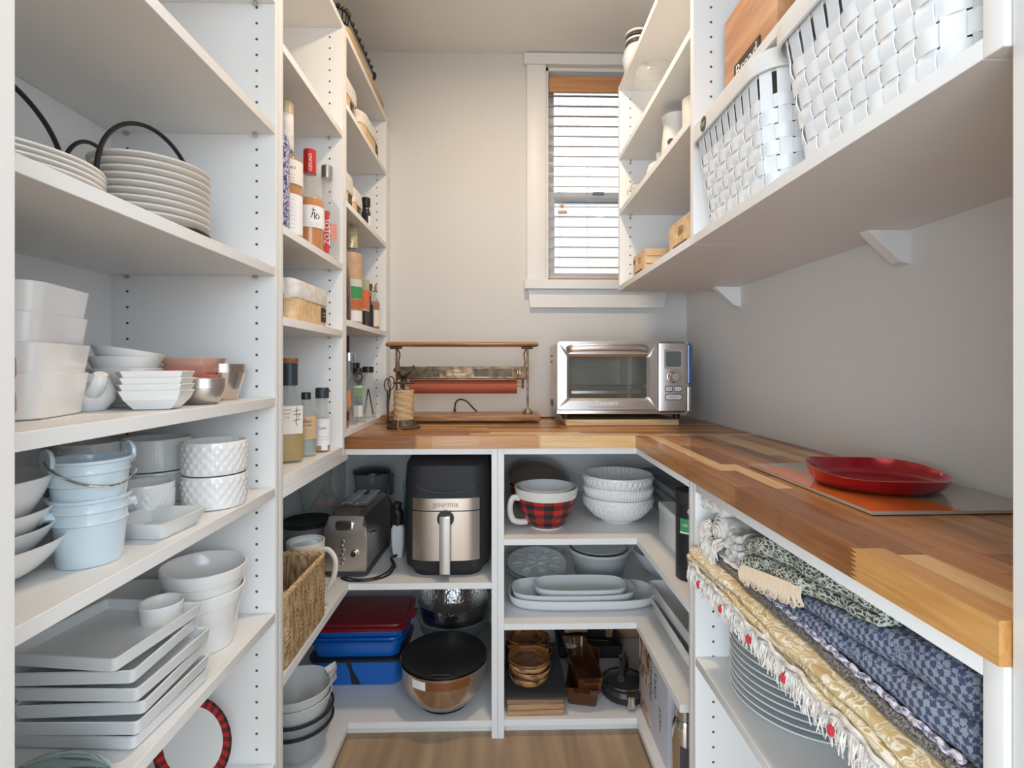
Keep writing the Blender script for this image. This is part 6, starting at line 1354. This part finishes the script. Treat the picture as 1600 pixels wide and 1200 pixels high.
MB().lathe([(0, 0), (.036, 0), (.038, .004), (.036, .06), (.037, .112), (.034, .112), (.033, .06), (.034, .008), (0, .006)], 40).build('body', M_IV, pB)
MB().tube(bez([(.034, .01, .100), (.056, .014, .092), (.056, .014, .050), (.034, .01, .030)], 6), .005, 8).build('handle', M_IV, pB)
tp = thing('sugar_pot', 'rounded cream sugar pot with a small knob, left of the pitcher', 'pot', (0.478, 1.525, zU2))
MB().lathe([(0, 0), (.020, 0), (.036, .015), (.040, .035), (.034, .056), (.024, .064), (0, .068)], 36).build('body', M_IV, tp); MB().lathe([(0, .0682), (.008, .069), (.010, .078), (.012, .092), (0, .094)], 20).build('knob', M_IV, tp)
gc = thing('gold_rim_glass', 'small glass cup with a gold handle near the window on the second shelf', 'glass', (0.458, 1.690, zU2))
MB().lathe([(0, 0), (.020, 0), (.023, .003), (.025, .055), (.0238, .055), (.022, .005), (0, .004)], 32).build('cup', amat('cup_glass', (.75, .70, .60), .25), gc)
MB().tube([(-.024 - .013 * sin(a), .0, .030 + .017 * cos(a)) for a in [pi * k / 14 for k in range(15)]], .0016, 8).tube([(.0248 * cos(a), .0248 * sin(a), .055) for a in [2 * pi * k / 28 for k in range(28)]], .0010, 6, closed=True).build('gold_handle', mat('gold', (.72, .48, .18), .25, metal=1), gc)
dc = thing('glass_vase', 'large flared clear glass vase on the third shelf beside the window', 'vase', (0.490, 1.620, zU3))
MB().lathe([(0, 0), (.046, 0), (.048, .004), (.020, .012), (.014, .030), (.018, .060), (.040, .100), (.062, .150), (.066, .185), (.060, .205), (.058, .205), (.063, .185), (.059, .150), (.037, .102), (.012, .066), (0, .060)], 48).build('bowl', amat('clear_thick_glass', (.75, .77, .75), .08), dc)
MB().tube([(.0615 * cos(a), .0615 * sin(a), .205) for a in [2 * pi * k / 40 for k in range(40)]], .0012, 6, closed=True).build('rim', mat('glass_edge', (.55, .52, .45), .15), dc)
MB().lathe([(.013, .028), (.0145, .030), (.0185, .060), (.030, .085), (.0285, .086), (.017, .062)], 40).build('frosted_stem', mat('frosted_glass', (.80, .82, .86), .25), dc)
wv = thing('white_jar', 'bluish white rounded jar with a dark striped neck on top of the far wall unit', 'jar', (0.462, 1.722, zU4))
MB().lathe([(0, 0), (.024, 0), (.042, .020), (.050, .055), (.044, .085), (.036, .098), (0, .098)], 40).build('body', mat('bluish_glaze', (.62, .68, .76), .2, coat=.4), wv)
for k in range(4): MB().lathe([(.0355, .0985 + k * .012), (.039, .100 + k * .012), (.039, .106 + k * .012), (.0355, .1075 + k * .012), (0, .1075 + k * .012), (0, .0985 + k * .012)], 32).build('stripe', M_DKGREY if k % 2 == 0 else M_IV, wv)
# ================================================================== WALL UNIT, NEAR PART
zV1 = 1.388 + T + E; zV2 = 1.620 + T + E
bx = thing('bread_box', 'brown wooden box with a black sign on its front, above the woven baskets', 'box', (0.570, 0.960, zV2))
MB().box(-.105, .105, -.110, .095, 0, .20, bev=.004).build('box', noise_mat('brown_stained_wood', (.36, .17, .08), (.54, .29, .15), (40, 5, 40), .5), bx)
MB().box(-.100, .105, .0955, .108, 0, .205, bev=.003).build('grey_side', mat('grey_card', (.42, .41, .40), .6), bx)
b = MB().box(-.1075, -.1052, -.055, .045, .035, .080, bev=.002); b.xform(Matrix.Translation((0, 0, 0))); b.build('black_sign', M_BLKM, bx)
lettering('Bread', .036, on_side_n(-.1078, -.005, .060), M_PAPERW, bx)
M_STRIP = noise_mat('white_painted_chipwood', (.78, .80, .81), (.85, .87, .88), (30, 30, 30), .45)
def woven_basket(label, cx, cy, wx, wy, h, tz, nb, tag_=False):
    t = thing('woven_basket', label, 'basket', (cx, cy, tz), group='white woven baskets')
    taper = .84; rimh_ = .030; R = .045
    def ring(f, off=0.0, n=160):
        """points and normals round the wall at height fraction f"""
        s = taper + (1 - taper) * f; base = rr(0, 0, wx * s, wy * s, R * s, 0, 8); P = [Vector(p) for p in base]
        L_ = [0]
        for i in range(len(P)): L_.append(L_[-1] + (P[(i + 1) % len(P)] - P[i]).length)
        out = []; tot = L_[-1]
        for k in range(n):
            d = tot * k / n; i = max(j for j in range(len(P)) if L_[j] <= d + 1e-9); q = (d - L_[i]) / max(1e-9, L_[i + 1] - L_[i]); p = P[i].lerp(P[(i + 1) % len(P)], min(1, q)); tg = (P[(i + 1) % len(P)] - P[i]).normalized(); out.append((p, Vector((tg.y, -tg.x, 0))))
        return out
    NV = 44; per = 5; n = NV * per; amp = .0021; zb0, zb1 = .004, h - rimh_ - .030; pitch = (zb1 - zb0) / nb
    for k in range(nb):
        zc0, zc1 = zb0 + pitch * k + .0010, zb0 + pitch * (k + 1) - .0010
        if k == nb - 1: zc1 -= .002
        r0, r1 = ring(zc0 / h, n=n), ring(zc1 / h, n=n); rings = []
        for (r_, z) in ((r0, zc0), (r1, zc1)):
            rings.append((r_, z))
        def prof(sgn):
            o = []
            for (r_, z), th_ in ((rings[0], 0), (rings[1], 0), (rings[1], 1), (rings[0], 1)):
                o.append([p + nn * (amp * sin(pi * i / per + pi / 2 + k * pi) * (-1) - .0012 * th_) + Vector((0, 0, z)) for i, (p, nn) in enumerate(r_)])
            return o + [o[0]]
        MB().loft(prof(1)).build('weaver_strip', M_STRIP, t, angle=30)
    for v in range(NV):
        i0 = v * per; pts = []; steps = nb * 5 + 5
        for q in range(steps + 1):
            z = .003 + (h - rimh_ * .4 - .003) * q / steps; r_ = ring(z / h, n=n); p, nn = r_[i0]; tg = Vector((-nn.y, nn.x, 0))
            kk = (z - zb0) / pitch; w_amp = amp * 1.0 * cos(pi * (kk - .5)) * (1 if v % 2 == 0 else -1) if kk < nb else 0
            pts.append((p + nn * w_amp + Vector((0, 0, z)), nn, tg))
        hwv = .0096 * (wy / .31); b = MB()
        b.loft([[p - tg * hwv, p + tg * hwv, p + tg * hwv - nn * .0014, p - tg * hwv - nn * .0014] for p, nn, tg in pts], True, True); b.build('upright_strip', M_STRIP, t, angle=30)
    r_ = ring(.97, n=n); b = MB()
    b.loft([[p + nn * o + Vector((0, 0, z)) for p, nn in r_] for o, z in ((.0075, h - rimh_), (.0085, h - rimh_ * .5), (.0075, h), (.0035, h), (.0035, h - rimh_), (.0075, h - rimh_))]); b.build('rim_band', mat('rim_paint', (.76, .75, .73), .45), t, angle=40)
    b = MB(); b.loft([[p - nn * .004 + Vector((0, 0, z)) for p, nn in r_] for z in (h - rimh_, h)] + [[p - nn * .0065 + Vector((0, 0, z)) for p, nn in r_] for z in (h, h - rimh_)] + [[p - nn * .004 + Vector((0, 0, h - rimh_)) for p, nn in r_]]); b.build('inner_rim_band', MATS['rim_paint'], t)
    MB().loft([[Vector((p.x * .98, p.y * .98, z)) for p, nn in ring(0, n=n)] for z in (.001, .003)], True, True).build('base_board', M_STRIP, t)
    if tag_:
        b = MB().lathe([(0, 0), (.014, 0), (.014, .002), (0, .002)], 28); b.xform(Matrix.Translation((-wx * .49 - .009, wy * .22, h - rimh_ * .5)) @ Matrix.Rotation(-pi / 2, 4, 'Y')); b.build('round_tag', M_DKGREY, t)
        ink([[(-.008, .002), (.008, .002)], [(-.006, -.003), (.006, -.003)]], on_side_n(-wx * .49 - .0114, wy * .22, h - rimh_ * .5), M_PAPERW, t, .0015, 'tag_writing')
    return t
woven_basket('white woven chipwood basket with a round grey tag on its rim', 0.565, 0.922, .325, .305, .205, zV1, 6, True)
woven_basket('white woven chipwood basket without a tag, nearest the doorway', 0.565, 0.598, .325, .315, .205, zV1, 6)
